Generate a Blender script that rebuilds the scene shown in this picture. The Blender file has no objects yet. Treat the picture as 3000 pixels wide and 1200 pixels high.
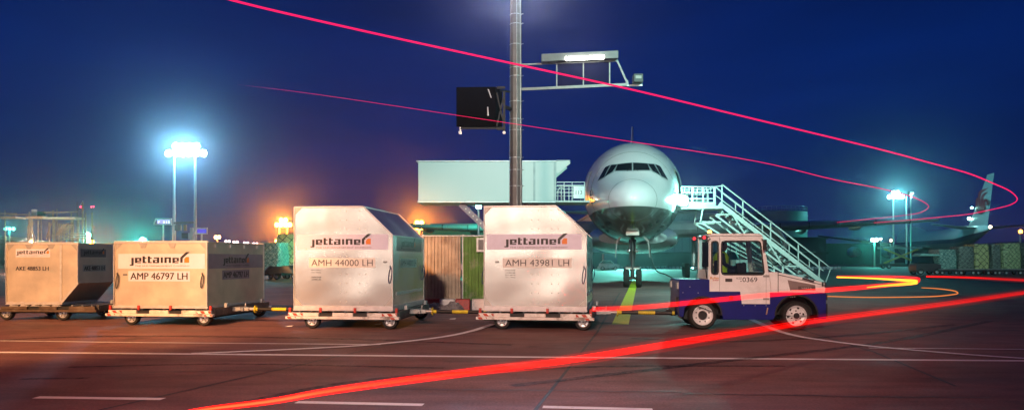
import bpy, bmesh, math, random
from mathutils import Vector, Matrix
random.seed(7)
R = math.radians
SC = bpy.context.scene
COL = SC.collection

# ------------------------------------------------------------------ camera
F, CX, HY, EYE = 2200.0, 1500.0, 758.0, 1.65
cam_d = bpy.data.cameras.new('camera'); cam = bpy.data.objects.new('camera', cam_d); COL.objects.link(cam)
cam.location = (0, 0, EYE); cam.rotation_euler = (R(90), 0, 0)
cam_d.sensor_width = 36; cam_d.lens = 36*F/3000; cam_d.shift_y = (HY-600)/3000
cam_d.clip_start = 0.1; cam_d.clip_end = 3000
SC.camera = cam

# ------------------------------------------------------------------ render / exposure
SC.view_settings.view_transform = 'Standard'; SC.view_settings.look = 'None'
SC.view_settings.exposure = 0.0; SC.view_settings.gamma = 1.0
cy = SC.cycles
cy.use_denoising = True
cy.max_bounces = 6; cy.diffuse_bounces = 2; cy.glossy_bounces = 3; cy.transmission_bounces = 4
cy.transparent_max_bounces = 12; cy.volume_bounces = 0
cy.caustics_reflective = False; cy.caustics_refractive = False
cy.sample_clamp_indirect = 4.0
cy.use_light_tree = True

# ------------------------------------------------------------------ world: dusk sky
w = bpy.data.worlds.new('World'); SC.world = w; w.use_nodes = True
nt = w.node_tree; nt.nodes.clear()
def N(t, **k):
    n = nt.nodes.new(t)
    for a, b in k.items(): setattr(n, a, b)
    return n
out = N('ShaderNodeOutputWorld'); bg = N('ShaderNodeBackground')
sky = N('ShaderNodeTexSky'); sky.sky_type = 'NISHITA'; sky.sun_disc = False
sky.sun_elevation = R(-4); sky.sun_rotation = R(-20)
tc = N('ShaderNodeTexCoord'); sep = N('ShaderNodeSeparateXYZ'); ramp = N('ShaderNodeValToRGB')
nt.links.new(tc.outputs['Generated'], sep.inputs[0]); nt.links.new(sep.outputs[2], ramp.inputs[0])
SKY = [(0.0, (0.012, 0.010, 0.075)), (0.05, (0.006, 0.010, 0.085)), (0.13, (0.0012, 0.012, 0.100)),
       (0.26, (0.0004, 0.012, 0.108)), (0.5, (0.001, 0.006, 0.06)), (1.0, (0.0005, 0.003, 0.03))]
e = ramp.color_ramp.elements
e[0].position = SKY[0][0]; e[0].color = (*SKY[0][1], 1); e[1].position = 1.0; e[1].color = (*SKY[-1][1], 1)
for p, c in SKY[1:-1]:
    x = e.new(p); x.color = (*c, 1)
nz = N('ShaderNodeTexNoise'); nz.inputs['Scale'].default_value = 2.2; nz.inputs['Detail'].default_value = 5
mpw = N('ShaderNodeMapping'); mpw.inputs['Scale'].default_value = (1, 1, 5)
nt.links.new(tc.outputs['Generated'], mpw.inputs[0]); nt.links.new(mpw.outputs[0], nz.inputs['Vector'])
mr = N('ShaderNodeMapRange'); mr.inputs[1].default_value = 0.3; mr.inputs[2].default_value = 0.75
mr.inputs[3].default_value = 0.72; mr.inputs[4].default_value = 1.35
nt.links.new(nz.outputs['Fac'], mr.inputs[0])
mul = N('ShaderNodeMix', data_type='RGBA', blend_type='MULTIPLY'); mul.inputs[0].default_value = 1
nt.links.new(ramp.outputs[0], mul.inputs[6]); nt.links.new(mr.outputs[0], mul.inputs[7])
sm = N('ShaderNodeMix', data_type='RGBA', blend_type='MULTIPLY'); sm.inputs[0].default_value = 1
nt.links.new(sky.outputs[0], sm.inputs[6]); sm.inputs[7].default_value = (0.02, 0.03, 0.06, 1)
add = N('ShaderNodeMix', data_type='RGBA', blend_type='ADD'); add.inputs[0].default_value = 1
nt.links.new(mul.outputs[2], add.inputs[6]); nt.links.new(sm.outputs[2], add.inputs[7])
nt.links.new(add.outputs[2], bg.inputs[0]); bg.inputs[1].default_value = 1.0
nt.links.new(bg.outputs[0], out.inputs[0])

# ------------------------------------------------------------------ tagging
def tag(o, label=None, cat=None, group=None, kind=None):
    if label: o['label'] = label
    if cat: o['category'] = cat
    if group: o['group'] = group
    if kind: o['kind'] = kind
    return o
def thing(name, label, cat, loc=(0, 0, 0), rz=0.0, group=None):
    o = bpy.data.objects.new(name, None); COL.objects.link(o)
    o.empty_display_size = 0.2
    o.location = loc; o.rotation_euler = (0, 0, rz)
    return tag(o, label, cat, group)
def copy_tree(o, parent=None):
    c = o.copy(); COL.objects.link(c)
    if parent: c.parent = parent
    for ch in list(o.children): copy_tree(ch, c)
    return c
def lamp(kind, name, loc, color, power, parent=None, radius=0.3, aim=None, spot=60, blend=0.5):
    d = bpy.data.lights.new(name, kind); d.color = color; d.energy = power
    d.shadow_soft_size = radius
    o = bpy.data.objects.new(name, d); COL.objects.link(o)
    if kind == 'SPOT':
        d.spot_size = R(spot); d.spot_blend = blend
    o.location = loc
    if parent: o.parent = parent
    if aim is not None:
        base = Vector(loc) + (Vector(parent.location) if parent else Vector())
        o.rotation_euler = (Vector(aim)-base).to_track_quat('-Z', 'Y').to_euler()
    return o

# ------------------------------------------------------------------ materials
MATS = {}
def mat(name, col, rough=0.5, metal=0.0, var=0.15, vs=3.0, bump=0.0, bs=20.0, coat=0.0, spec=0.5, dirt=None, dirt_amt=0.0, rvar=0.0, bd=4):
    if name in MATS: return MATS[name]
    m = bpy.data.materials.new(name); m.use_nodes = True; t = m.node_tree; L = t.links
    b = t.nodes['Principled BSDF']
    b.inputs['Roughness'].default_value = rough; b.inputs['Metallic'].default_value = metal
    b.inputs['Specular IOR Level'].default_value = spec
    if coat: b.inputs['Coat Weight'].default_value = coat; b.inputs['Coat Roughness'].default_value = 0.08
    tc = t.nodes.new('ShaderNodeTexCoord')
    n = t.nodes.new('ShaderNodeTexNoise'); n.inputs['Scale'].default_value = vs; n.inputs['Detail'].default_value = 6
    n.inputs['Roughness'].default_value = 0.6
    L.new(tc.outputs['Object'], n.inputs['Vector'])
    r = t.nodes.new('ShaderNodeMapRange'); r.inputs[1].default_value = 0.3; r.inputs[2].default_value = 0.7
    r.inputs[3].default_value = 1-var; r.inputs[4].default_value = 1+var
    L.new(n.outputs['Fac'], r.inputs[0])
    x = t.nodes.new('ShaderNodeMix'); x.data_type = 'RGBA'; x.blend_type = 'MULTIPLY'; x.inputs[0].default_value = 1
    x.inputs[6].default_value = (*col, 1); L.new(r.outputs[0], x.inputs[7])
    cur = x.outputs[2]
    if dirt:
        n2 = t.nodes.new('ShaderNodeTexNoise'); n2.inputs['Scale'].default_value = vs*0.6; n2.inputs['Detail'].default_value = 8
        n2.inputs['Roughness'].default_value = 0.7
        L.new(tc.outputs['Object'], n2.inputs['Vector'])
        r2 = t.nodes.new('ShaderNodeMapRange'); r2.inputs[1].default_value = 0.52; r2.inputs[2].default_value = 0.68
        r2.inputs[3].default_value = 0; r2.inputs[4].default_value = dirt_amt
        L.new(n2.outputs['Fac'], r2.inputs[0])
        y = t.nodes.new('ShaderNodeMix'); y.data_type = 'RGBA'
        L.new(r2.outputs[0], y.inputs[0]); L.new(cur, y.inputs[6]); y.inputs[7].default_value = (*dirt, 1)
        cur = y.outputs[2]
    L.new(cur, b.inputs['Base Color'])
    if rvar:
        r3 = t.nodes.new('ShaderNodeMapRange'); r3.inputs[1].default_value = 0.3; r3.inputs[2].default_value = 0.7
        r3.inputs[3].default_value = max(0.02, rough-rvar); r3.inputs[4].default_value = rough+rvar
        L.new(n.outputs['Fac'], r3.inputs[0]); L.new(r3.outputs[0], b.inputs['Roughness'])
    if bump:
        n3 = t.nodes.new('ShaderNodeTexNoise'); n3.inputs['Scale'].default_value = bs; n3.inputs['Detail'].default_value = bd
        L.new(tc.outputs['Object'], n3.inputs['Vector'])
        bp = t.nodes.new('ShaderNodeBump'); bp.inputs['Strength'].default_value = 1.0; bp.inputs['Distance'].default_value = bump
        L.new(n3.outputs['Fac'], bp.inputs['Height']); L.new(bp.outputs[0], b.inputs['Normal'])
    MATS[name] = m; return m
def emit(name, col, s):
    if name in MATS: return MATS[name]
    m = bpy.data.materials.new(name); m.use_nodes = True; t = m.node_tree; t.nodes.clear()
    e = t.nodes.new('ShaderNodeEmission'); e.inputs[0].default_value = (*col, 1); e.inputs[1].default_value = s
    o = t.nodes.new('ShaderNodeOutputMaterial'); t.links.new(e.outputs[0], o.inputs[0])
    MATS[name] = m; return m
def glass(name, tint, amt):
    if name in MATS: return MATS[name]
    m = bpy.data.materials.new(name); m.use_nodes = True; t = m.node_tree; t.nodes.clear()
    g = t.nodes.new('ShaderNodeBsdfGlossy'); g.inputs['Roughness'].default_value = 0.03
    tr = t.nodes.new('ShaderNodeBsdfTransparent'); tr.inputs[0].default_value = (*tint, 1)
    fr = t.nodes.new('ShaderNodeFresnel'); fr.inputs[0].default_value = 1.5
    ad = t.nodes.new('ShaderNodeMath'); ad.operation = 'ADD'; ad.inputs[1].default_value = amt; ad.use_clamp = True
    t.links.new(fr.outputs[0], ad.inputs[0])
    x = t.nodes.new('ShaderNodeMixShader'); t.links.new(ad.outputs[0], x.inputs[0])
    t.links.new(tr.outputs[0], x.inputs[1]); t.links.new(g.outputs[0], x.inputs[2])
    o = t.nodes.new('ShaderNodeOutputMaterial'); t.links.new(x.outputs[0], o.inputs[0])
    MATS[name] = m; return m
def stripes(name, c1, c2, scale, angle=45, duty=0.5, rough=0.5, axis='X', worn=0.0):
    """hard-edged diagonal stripes in object space (x along the rail, z up)"""
    if name in MATS: return MATS[name]
    m = bpy.data.materials.new(name); m.use_nodes = True; t = m.node_tree; L = t.links
    b = t.nodes['Principled BSDF']; b.inputs['Roughness'].default_value = rough
    tc = t.nodes.new('ShaderNodeTexCoord'); s = t.nodes.new('ShaderNodeSeparateXYZ'); L.new(tc.outputs['Object'], s.inputs[0])
    def M(op, a, bb):
        n = t.nodes.new('ShaderNodeMath'); n.operation = op
        for i, v in enumerate((a, bb)):
            if isinstance(v, (int, float)): n.inputs[i].default_value = v
            else: L.new(v, n.inputs[i])
        return n.outputs[0]
    u = s.outputs[{'X': 0, 'Y': 1}[axis]]
    k = math.tan(R(angle)) if angle else 0
    v = M('ADD', u, M('MULTIPLY', s.outputs[2], k)) if angle else u
    f = M('FRACT', M('MULTIPLY', M('ADD', v, 100.0), scale), 0)
    g = M('GREATER_THAN', f, duty)
    x = t.nodes.new('ShaderNodeMix'); x.data_type = 'RGBA'; L.new(g, x.inputs[0])
    x.inputs[6].default_value = (*c1, 1); x.inputs[7].default_value = (*c2, 1)
    n = t.nodes.new('ShaderNodeTexNoise'); n.inputs['Scale'].default_value = 9; n.inputs['Detail'].default_value = 6
    L.new(tc.outputs['Object'], n.inputs['Vector'])
    r = t.nodes.new('ShaderNodeMapRange'); r.inputs[1].default_value = 0.3; r.inputs[2].default_value = 0.7
    r.inputs[3].default_value = 0.75; r.inputs[4].default_value = 1.1; L.new(n.outputs['Fac'], r.inputs[0])
    y = t.nodes.new('ShaderNodeMix'); y.data_type = 'RGBA'; y.blend_type = 'MULTIPLY'; y.inputs[0].default_value = 1
    L.new(x.outputs[2], y.inputs[6]); L.new(r.outputs[0], y.inputs[7])
    L.new(y.outputs[2], b.inputs['Base Color'])
    MATS[name] = m; return m

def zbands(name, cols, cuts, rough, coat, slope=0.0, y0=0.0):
    """colours split at heights along the body (object space z, optionally rising towards the tail)"""
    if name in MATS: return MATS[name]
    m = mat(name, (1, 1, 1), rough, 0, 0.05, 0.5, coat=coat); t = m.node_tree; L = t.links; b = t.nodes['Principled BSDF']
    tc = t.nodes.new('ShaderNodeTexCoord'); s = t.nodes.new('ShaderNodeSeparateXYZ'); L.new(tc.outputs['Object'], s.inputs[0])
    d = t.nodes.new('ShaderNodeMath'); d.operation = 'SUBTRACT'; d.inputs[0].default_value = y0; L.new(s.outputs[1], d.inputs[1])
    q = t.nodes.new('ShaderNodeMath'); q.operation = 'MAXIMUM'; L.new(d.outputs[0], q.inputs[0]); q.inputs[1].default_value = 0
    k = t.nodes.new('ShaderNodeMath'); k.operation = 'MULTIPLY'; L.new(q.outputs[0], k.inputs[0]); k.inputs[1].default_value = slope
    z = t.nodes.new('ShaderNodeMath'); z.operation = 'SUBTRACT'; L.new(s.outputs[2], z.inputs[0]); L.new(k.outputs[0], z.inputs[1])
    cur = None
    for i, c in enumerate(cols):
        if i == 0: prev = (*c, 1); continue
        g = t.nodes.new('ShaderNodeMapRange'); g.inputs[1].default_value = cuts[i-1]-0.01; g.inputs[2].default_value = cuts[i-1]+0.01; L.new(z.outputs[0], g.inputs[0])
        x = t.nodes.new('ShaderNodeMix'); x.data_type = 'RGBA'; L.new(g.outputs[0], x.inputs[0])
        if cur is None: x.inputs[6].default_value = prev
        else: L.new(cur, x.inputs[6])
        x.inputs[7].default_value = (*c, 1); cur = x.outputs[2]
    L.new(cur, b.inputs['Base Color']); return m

# ------------------------------------------------------------------ mesh builder
class MB:
    def __init__(s): s.v = []; s.f = []; s.m = []; s.cur = 0
    def mi(s, i): s.cur = i; return s
    def add(s, vs, fs):
        o = len(s.v); s.v += [tuple(x) for x in vs]
        for q in fs: s.f.append([o+i for i in q]); s.m.append(s.cur)
        return s
    def bx(s, x0, x1, y0, y1, z0, z1):
        return s.add([(x0,y0,z0),(x1,y0,z0),(x1,y1,z0),(x0,y1,z0),(x0,y0,z1),(x1,y0,z1),(x1,y1,z1),(x0,y1,z1)],
                     [(0,3,2,1),(4,5,6,7),(0,1,5,4),(1,2,6,5),(2,3,7,6),(3,0,4,7)])
    def tube(s, a, b, r, r2=None, n=8, cap=True):
        a = Vector(a); b = Vector(b); d = (b-a)
        if d.length < 1e-6: return s
        d.normalize(); r2 = r if r2 is None else r2
        u = d.orthogonal().normalized(); v = d.cross(u)
        vs = []
        for c, rr in ((a, r), (b, r2)):
            for i in range(n):
                t = 2*math.pi*(i+0.5)/n; vs.append(c+u*math.cos(t)*rr+v*math.sin(t)*rr)
        fs = [(i, (i+1) % n, n+(i+1) % n, n+i) for i in range(n)]
        if cap: fs += [tuple(range(n))[::-1], tuple(range(n, 2*n))]
        return s.add(vs, fs)
    def bar(s, a, b, w, h=None):
        """square bar, h measured roughly vertical"""
        h = w if h is None else h
        a = Vector(a); b = Vector(b); d = (b-a).normalized()
        up = Vector((0, 0, 1)) if abs(d.z) < 0.95 else Vector((0, 1, 0))
        u = d.cross(up).normalized(); v = u.cross(d).normalized()
        vs = []
        for c in (a, b):
            for i, j in ((-1, -1), (1, -1), (1, 1), (-1, 1)): vs.append(c+u*i*w/2+v*j*h/2)
        return s.add(vs, [(3,2,1,0),(4,5,6,7),(0,1,5,4),(1,2,6,5),(2,3,7,6),(3,0,4,7)])
    def path(s, pts, r, n=6):
        for a, b in zip(pts, pts[1:]): s.tube(a, b, r, n=n)
        return s
    def prism(s, poly, y0, y1, ax='xz'):
        """poly of 2-D points, extruded between y0 and y1 along the missing axis"""
        def P(p, t):
            if ax == 'xz': return (p[0], t, p[1])
            if ax == 'yz': return (t, p[0], p[1])
            return (p[0], p[1], t)
        n = len(poly)
        vs = [P(p, y0) for p in poly]+[P(p, y1) for p in poly]
        fs = [tuple(range(n)), tuple(range(n, 2*n))[::-1]]
        fs += [(i, n+i, n+(i+1) % n, (i+1) % n) for i in range(n)]
        return s.add(vs, fs)
    def ringplate(s, outer, inner, y0, y1, ax='xz'):
        def P(p, t):
            if ax == 'xz': return (p[0], t, p[1])
            if ax == 'yz': return (t, p[0], p[1])
            return (p[0], p[1], t)
        n = len(outer)
        vs = [P(p, y0) for p in outer]+[P(p, y0) for p in inner]+[P(p, y1) for p in outer]+[P(p, y1) for p in inner]
        fs = []
        for i in range(n):
            j = (i+1) % n
            fs += [(i, j, n+j, n+i), (2*n+i, 3*n+i, 3*n+j, 2*n+j), (i, 2*n+i, 2*n+j, j), (n+i, n+j, 3*n+j, 3*n+i)]
        return s.add(vs, fs)
    def lathe(s, prof, c=(0,0,0), axis='Y', n=24, close=False):
        """prof: (radius, offset along axis)"""
        vs = []
        for r, h in prof:
            for i in range(n):
                t = 2*math.pi*i/n; a = math.cos(t)*r; b = math.sin(t)*r
                vs.append({'Y': (c[0]+a, c[1]+h, c[2]+b), 'Z': (c[0]+a, c[1]+b, c[2]+h), 'X': (c[0]+h, c[1]+a, c[2]+b)}[axis])
        fs = []
        k = len(prof)
        for j in range(k-1 if not close else k):
            j2 = (j+1) % k
            for i in range(n):
                i2 = (i+1) % n
                fs.append((j*n+i, j*n+i2, j2*n+i2, j2*n+i))
        return s.add(vs, fs)
    def loft(s, rings, cap=True):
        n = len(rings[0]); vs = [p for r in rings for p in r]; fs = []
        for j in range(len(rings)-1):
            for i in range(n):
                i2 = (i+1) % n
                fs.append((j*n+i, j*n+i2, (j+1)*n+i2, (j+1)*n+i))
        if cap: fs += [tuple(range(n))[::-1], tuple(range((len(rings)-1)*n, len(rings)*n))]
        return s.add(vs, fs)
    def build(s, name, mats, parent=None, loc=(0,0,0), rz=0, bevel=0.0, smooth=True, angle=38):
        me = bpy.data.meshes.new(name); me.from_pydata(s.v, [], s.f)
        if not isinstance(mats, (list, tuple)): mats = [mats]
        for m in mats: me.materials.append(m)
        bm = bmesh.new(); bm.from_mesh(me)
        for i, f in enumerate(bm.faces): f.material_index = s.m[i]
        bmesh.ops.recalc_face_normals(bm, faces=bm.faces)
        bm.to_mesh(me); bm.free()
        if smooth:
            me.polygons.foreach_set('use_smooth', [True]*len(me.polygons))
            me.set_sharp_from_angle(angle=R(angle))
        o = bpy.data.objects.new(name, me); COL.objects.link(o)
        o.location = loc; o.rotation_euler = (0, 0, rz)
        if parent: o.parent = parent
        if bevel:
            b = o.modifiers.new('bevel', 'BEVEL'); b.width = bevel; b.segments = 2; b.limit_method = 'ANGLE'; b.angle_limit = R(40)
        return o
def px(x, y, Y):
    return Vector(((x-CX)/F*Y, Y, EYE+(HY-y)/F*Y))
def gnd(x, y, h=0.0):
    Y = (EYE-h)*F/(y-HY); return Vector(((x-CX)/F*Y, Y, h))
def rrect(x0, x1, z0, z1, r, k=4, skew=0.0):
    pts = []
    for cx_, cz_, a0 in ((x1-r, z1-r, 0), (x0+r, z1-r, 90), (x0+r, z0+r, 180), (x1-r, z0+r, 270)):
        for i in range(k+1):
            a = R(a0+90*i/k); x = cx_+r*math.cos(a); z = cz_+r*math.sin(a)
            pts.append((x+(skew*(z-z0) if x > (x0+x1)/2 else 0), z))
    return pts
def text_mesh(txt, x0, x1, z0, z1, off=0.0):
    """text fitted into the box, upright in the xz plane, returned as (verts, faces)"""
    c = bpy.data.curves.new('lettering', 'FONT'); c.body = txt; c.size = 1.0; c.offset = off; c.resolution_u = 3
    o = bpy.data.objects.new('lettering', c); COL.objects.link(o)
    bpy.context.view_layer.update()
    me = bpy.data.meshes.new_from_object(o)
    vs = [v.co.copy() for v in me.vertices]; fs = [tuple(p.vertices) for p in me.polygons]
    bpy.data.objects.remove(o); bpy.data.curves.remove(c); bpy.data.meshes.remove(me)
    ax = min(v.x for v in vs); bxx = max(v.x for v in vs); ay = min(v.y for v in vs); by = max(v.y for v in vs)
    return [(x0+(v.x-ax)/(bxx-ax)*(x1-x0), z0+(v.y-ay)/(by-ay)*(z1-z0)) for v in vs], fs
def put_text(mb, txt, x0, x1, z0, z1, y, off=0.0, to3=None):
    vs, fs = text_mesh(txt, x0, x1, z0, z1, off)
    f3 = to3 or (lambda a, b: (a, y, b))
    return mb.add([f3(a, b) for a, b in vs], fs)
def put_polys(mb, polys, fx, to3):
    for poly in polys:
        mb.add([to3(*fx(p)) for p in poly], [tuple(range(len(poly)))])

# ------------------------------------------------------------------ shared materials
ALU = mat('brushed_aluminium', (0.66, 0.63, 0.60), 0.25, 0.85, 0.05, 1.3, 0.042, 0.9, rvar=0.015, bd=0.6)
ALU2 = mat('satin_aluminium', (0.62, 0.55, 0.46), 0.42, 0.5, 0.16, 1.6, 0.012, 1.3, rvar=0.06, bd=1)
FRAME = mat('anodised_edge', (0.62, 0.61, 0.60), 0.42, 0.5, 0.12, 8)
GUSS = mat('gusset_plate', (0.42, 0.40, 0.38), 0.5, 0.6, 0.15, 6)
STICK = mat('white_sticker', (0.66, 0.64, 0.80), 0.45, 0, 0.05, 5)
NUMST = mat('clear_number_sticker', (0.72, 0.69, 0.66), 0.45, 0.0, 0.04, 5)
INK = mat('black_ink', (0.012, 0.010, 0.016), 0.45, 0, 0.1)
ORANGE = mat('orange_ink', (0.72, 0.20, 0.02), 0.45, 0, 0.08)
DOLLYW = mat('worn_white_paint', (0.70, 0.66, 0.62), 0.55, 0, 0.14, 6, dirt=(0.10, 0.07, 0.05), dirt_amt=0.85)
DARK = mat('dark_steel', (0.025, 0.024, 0.024), 0.55, 0.3, 0.3, 8)
BLACK = mat('black_plastic', (0.012, 0.012, 0.013), 0.45, 0, 0.2, 6)
GALV = mat('galvanised_steel', (0.42, 0.43, 0.44), 0.42, 0.6, 0.18, 10)
RUBBER = mat('tyre_rubber', (0.014, 0.013, 0.013), 0.8, 0, 0.25, 12)
RIM = mat('silver_wheel_rim', (0.68, 0.68, 0.70), 0.32, 0.6, 0.15, 14)
REDP = mat('red_paint', (0.42, 0.03, 0.02), 0.5, 0, 0.2, 8)
HAZ = stripes('red_white_hazard', (0.78, 0.76, 0.72), (0.50, 0.05, 0.02), 5.2, 40)
YB = stripes('yellow_black_bands', (0.012, 0.012, 0.012), (0.62, 0.50, 0.02), 1.25, 0, 0.5)
YBL = mat('yellow_paint', (0.62, 0.50, 0.02), 0.5, 0, 0.15, 8)
WHITEP = mat('white_vehicle_paint', (0.80, 0.80, 0.80), 0.35, 0, 0.06, 3, coat=0.4, dirt=(0.3, 0.27, 0.24), dirt_amt=0.25)
BLUEP = mat('royal_blue_paint', (0.004, 0.008, 0.16), 0.5, 0, 0.15, 3, coat=0.0, spec=0.3)
GLASS = glass('cab_glass', (0.80, 0.88, 0.86), 0.03)
DGLASS = mat('dark_glazing', (0.008, 0.012, 0.014), 0.06, 0, 0.1, spec=0.8)
# ------------------------------------------------------------------ GROUND
def ground_material():
    m = bpy.data.materials.new('apron_concrete'); m.use_nodes = True; t = m.node_tree; L = t.links
    b = t.nodes['Principled BSDF']; tc = t.nodes.new('ShaderNodeTexCoord')
    def noise(sc, det=6, ro=0.6, scale=(1, 1, 1)):
        mp = t.nodes.new('ShaderNodeMapping'); mp.inputs['Scale'].default_value = scale
        L.new(tc.outputs['Object'], mp.inputs[0])
        n = t.nodes.new('ShaderNodeTexNoise'); n.inputs['Scale'].default_value = sc; n.inputs['Detail'].default_value = det
        n.inputs['Roughness'].default_value = ro; L.new(mp.outputs[0], n.inputs['Vector']); return n.outputs['Fac']
    def mr(x, a, bb, c, d):
        n = t.nodes.new('ShaderNodeMapRange'); 
        for i, v in enumerate((a, bb, c, d)): n.inputs[i+1].default_value = v
        L.new(x, n.inputs[0]); return n.outputs[0]
    def mulc(a, f):
        x = t.nodes.new('ShaderNodeMix'); x.data_type = 'RGBA'; x.blend_type = 'MULTIPLY'; x.inputs[0].default_value = 1
        if isinstance(a, tuple): x.inputs[6].default_value = (*a, 1)
        else: L.new(a, x.inputs[6])
        L.new(f, x.inputs[7]); return x.outputs[2]
    c = mulc((0.190, 0.082, 0.072), mr(noise(0.16, 7, 0.62), 0.3, 0.7, 0.55, 1.35))  # base colour reddened to stand in for red light on the concrete
    c = mulc(c, mr(noise(1.3, 8, 0.7, (0.35, 1.6, 1)), 0.3, 0.7, 0.55, 1.32))
    c = mulc(c, mr(noise(30, 5, 0.75), 0.3, 0.7, 0.45, 1.55))
    st = noise(0.55, 7, 0.7); 
    x = t.nodes.new('ShaderNodeMix'); x.data_type = 'RGBA'; L.new(mr(st, 0.60, 0.70, 0, 0.7), x.inputs[0]); L.new(c, x.inputs[6])
    x.inputs[7].default_value = (0.03, 0.024, 0.022, 1)
    L.new(x.outputs[2], b.inputs['Base Color'])
    L.new(mr(noise(0.7, 6, 0.65), 0.3, 0.7, 0.58, 0.85), b.inputs['Roughness'])
    bp = t.nodes.new('ShaderNodeBump'); bp.inputs['Distance'].default_value = 0.006
    L.new(noise(26, 4, 0.7), bp.inputs['Height']); L.new(bp.outputs[0], b.inputs['Normal'])
    return m
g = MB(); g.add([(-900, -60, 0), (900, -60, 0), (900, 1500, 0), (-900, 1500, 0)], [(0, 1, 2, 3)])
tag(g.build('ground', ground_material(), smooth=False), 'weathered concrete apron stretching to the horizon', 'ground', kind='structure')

def wornpaint(name, col, wear=0.5):
    m = bpy.data.materials.new(name); m.use_nodes = True; t = m.node_tree; L = t.links; b = t.nodes['Principled BSDF']
    b.inputs['Base Color'].default_value = (*col, 1); b.inputs['Roughness'].default_value = 0.55
    tc = t.nodes.new('ShaderNodeTexCoord'); n = t.nodes.new('ShaderNodeTexNoise'); n.inputs['Scale'].default_value = 7; n.inputs['Detail'].default_value = 8
    n.inputs['Roughness'].default_value = 0.75; L.new(tc.outputs['Object'], n.inputs['Vector'])
    r = t.nodes.new('ShaderNodeMapRange'); r.inputs[1].default_value = wear-0.12; r.inputs[2].default_value = wear+0.12; r.inputs[3].default_value = 0.95; r.inputs[4].default_value = 0.25
    L.new(n.outputs['Fac'], r.inputs[0]); L.new(r.outputs[0], b.inputs['Alpha']); return m
LINEW = wornpaint('worn_white_line', (0.85, 0.78, 0.80), 0.68)
LINEY = wornpaint('worn_yellow_line', (0.72, 0.70, 0.03), 0.66)
JOINT = mat('joint_sealant', (0.012, 0.011, 0.011), 0.6, 0, 0.2)
def strip(pts, w, z):
    mb = MB(); P = [Vector((p[0], p[1], z)) for p in pts]; n = len(P); vs = []
    ws = w if isinstance(w, (list, tuple)) else [w]*n
    for i, p in enumerate(P):
        d = (P[min(i+1, n-1)]-P[max(i-1, 0)]).normalized(); q = Vector((-d.y, d.x, 0))
        vs += [p+q*ws[i]/2, p-q*ws[i]/2]
    return mb.add(vs, [(2*i, 2*i+1, 2*i+3, 2*i+2) for i in range(n-1)])
def smoothpts(pts, k=8):
    P = [Vector(p) for p in pts]; P = [P[0]*2-P[1]]+P+[P[-1]*2-P[-2]]; res = []
    for i in range(1, len(P)-2):
        p0, p1, p2, p3 = P[i-1:i+3]
        for j in range(k):
            t = j/k
            res.append(0.5*((2*p1)+(p2-p0)*t+(2*p0-5*p1+4*p2-p3)*t*t+(3*p1-p0-3*p2+p3)*t**3))
    res.append(P[-2]); return res
def gl(pp): return [gnd(*p) for p in pp]
def extend(pts, a, b):
    d0 = (pts[0]-pts[1]).normalized(); d1 = (pts[-1]-pts[-2]).normalized()
    return [pts[0]+d0*a]+list(pts)+[pts[-1]+d1*b]
Z1, Z2, Z3, Z4 = 0.004, 0.008, 0.012, 0.016
def mark(pts, w, z, m, name='road_marking', lab=None):
    o = strip(pts, w, z).build(name, m, smooth=False)
    return tag(o, lab, 'marking' if lab else None, kind='structure')
mark(extend(gl([(0, 1031), (1500, 1044.7), (3000, 1056)]), 12, 25), 0.17, Z1, LINEW, lab='long thick white line across the whole foreground')
mark(extend(gl([(0, 998), (400, 1003), (900, 1007), (1100, 1009)]), 10, 0.1), 0.09, Z2, LINEW, lab='thin white line behind the thick line, left side')
mark(smoothpts(gl([(560, 1036), (730, 1029), (1000, 1016), (1141, 1005), (1290, 988), (1380, 970), (1445, 949)])), 0.16, Z3, LINEW, lab='white curve turning in under the container dollies')
mark(smoothpts(gl([(2190, 932), (2213, 941), (2270, 966), (2330, 983), (2400, 995), (2560, 1015), (2800, 1036), (3000, 1050), (3200, 1061)])), 0.17, Z3, LINEW, lab='white curve running out from under the tow tractor')
mark(extend(gl([(2545, 1019), (2800, 1021), (3000, 1023)]), 0, 15), 0.09, Z2, LINEW, lab='thin white line at the right side')
for i, (a, b, c, d) in enumerate([(105, 1163, 478, 1168), (868, 1177, 1240, 1185), (1590, 1191, 1912, 1199), (-700, 1153, -270, 1159)]):
    mark(gl([(a, b), (c, d)]), 0.14, Z1, LINEW, lab=['leftmost white dash in the near foreground', 'middle white dash in the near foreground', 'right white dash in the near foreground', 'white dash outside the frame at left'][i])
mark(extend(gl([(1817, 949), (1853, 843)]), 0, 40), 0.42, Z1, LINEY, lab='yellow stand line leading to the aircraft nose wheel')
for a in ([(1750, 972), (1568, 1200)], [(1070, 1025), (290, 1200)], [(2365, 970), (2560, 1030), (2800, 1130)], [(1815, 858), (1750, 972)], [(2365, 970), (2200, 915)], [(1070, 1025), (1600, 905)]):
    mark(gl(a), 0.045, 0.0025, JOINT, 'expansion_joint')
for yy in (7.9, 30, 38, 52, 70):
    mark([(-60, yy+0.35), (80, yy-0.5)], 0.04 if yy > 10 else 0.02, 0.0025, JOINT, 'expansion_joint')
SKID = wornpaint('tyre_scuff', (0.008, 0.007, 0.007), 0.42)
for pts, w_ in (([(-300, 1010), (300, 985), (900, 990), (1500, 1010)], 0.22), ([(600, 1200), (1100, 1110), (1700, 1075), (2300, 1072)], 0.16), ([(1500, 1130), (2100, 1060), (2600, 1000), (2900, 940)], 0.20),
                ([(200, 1075), (700, 1066), (1300, 1078)], 0.14), ([(1850, 990), (2100, 1000), (2450, 985), (2800, 950)], 0.22), ([(60, 1110), (260, 1107)], 0.12)):
    mark(smoothpts(gl(pts)), w_, 0.0062, SKID, 'tyre_mark')
CRK = mat('repair_seam', (0.02, 0.017, 0.016), 0.5)
rg = random.Random(4)
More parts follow.
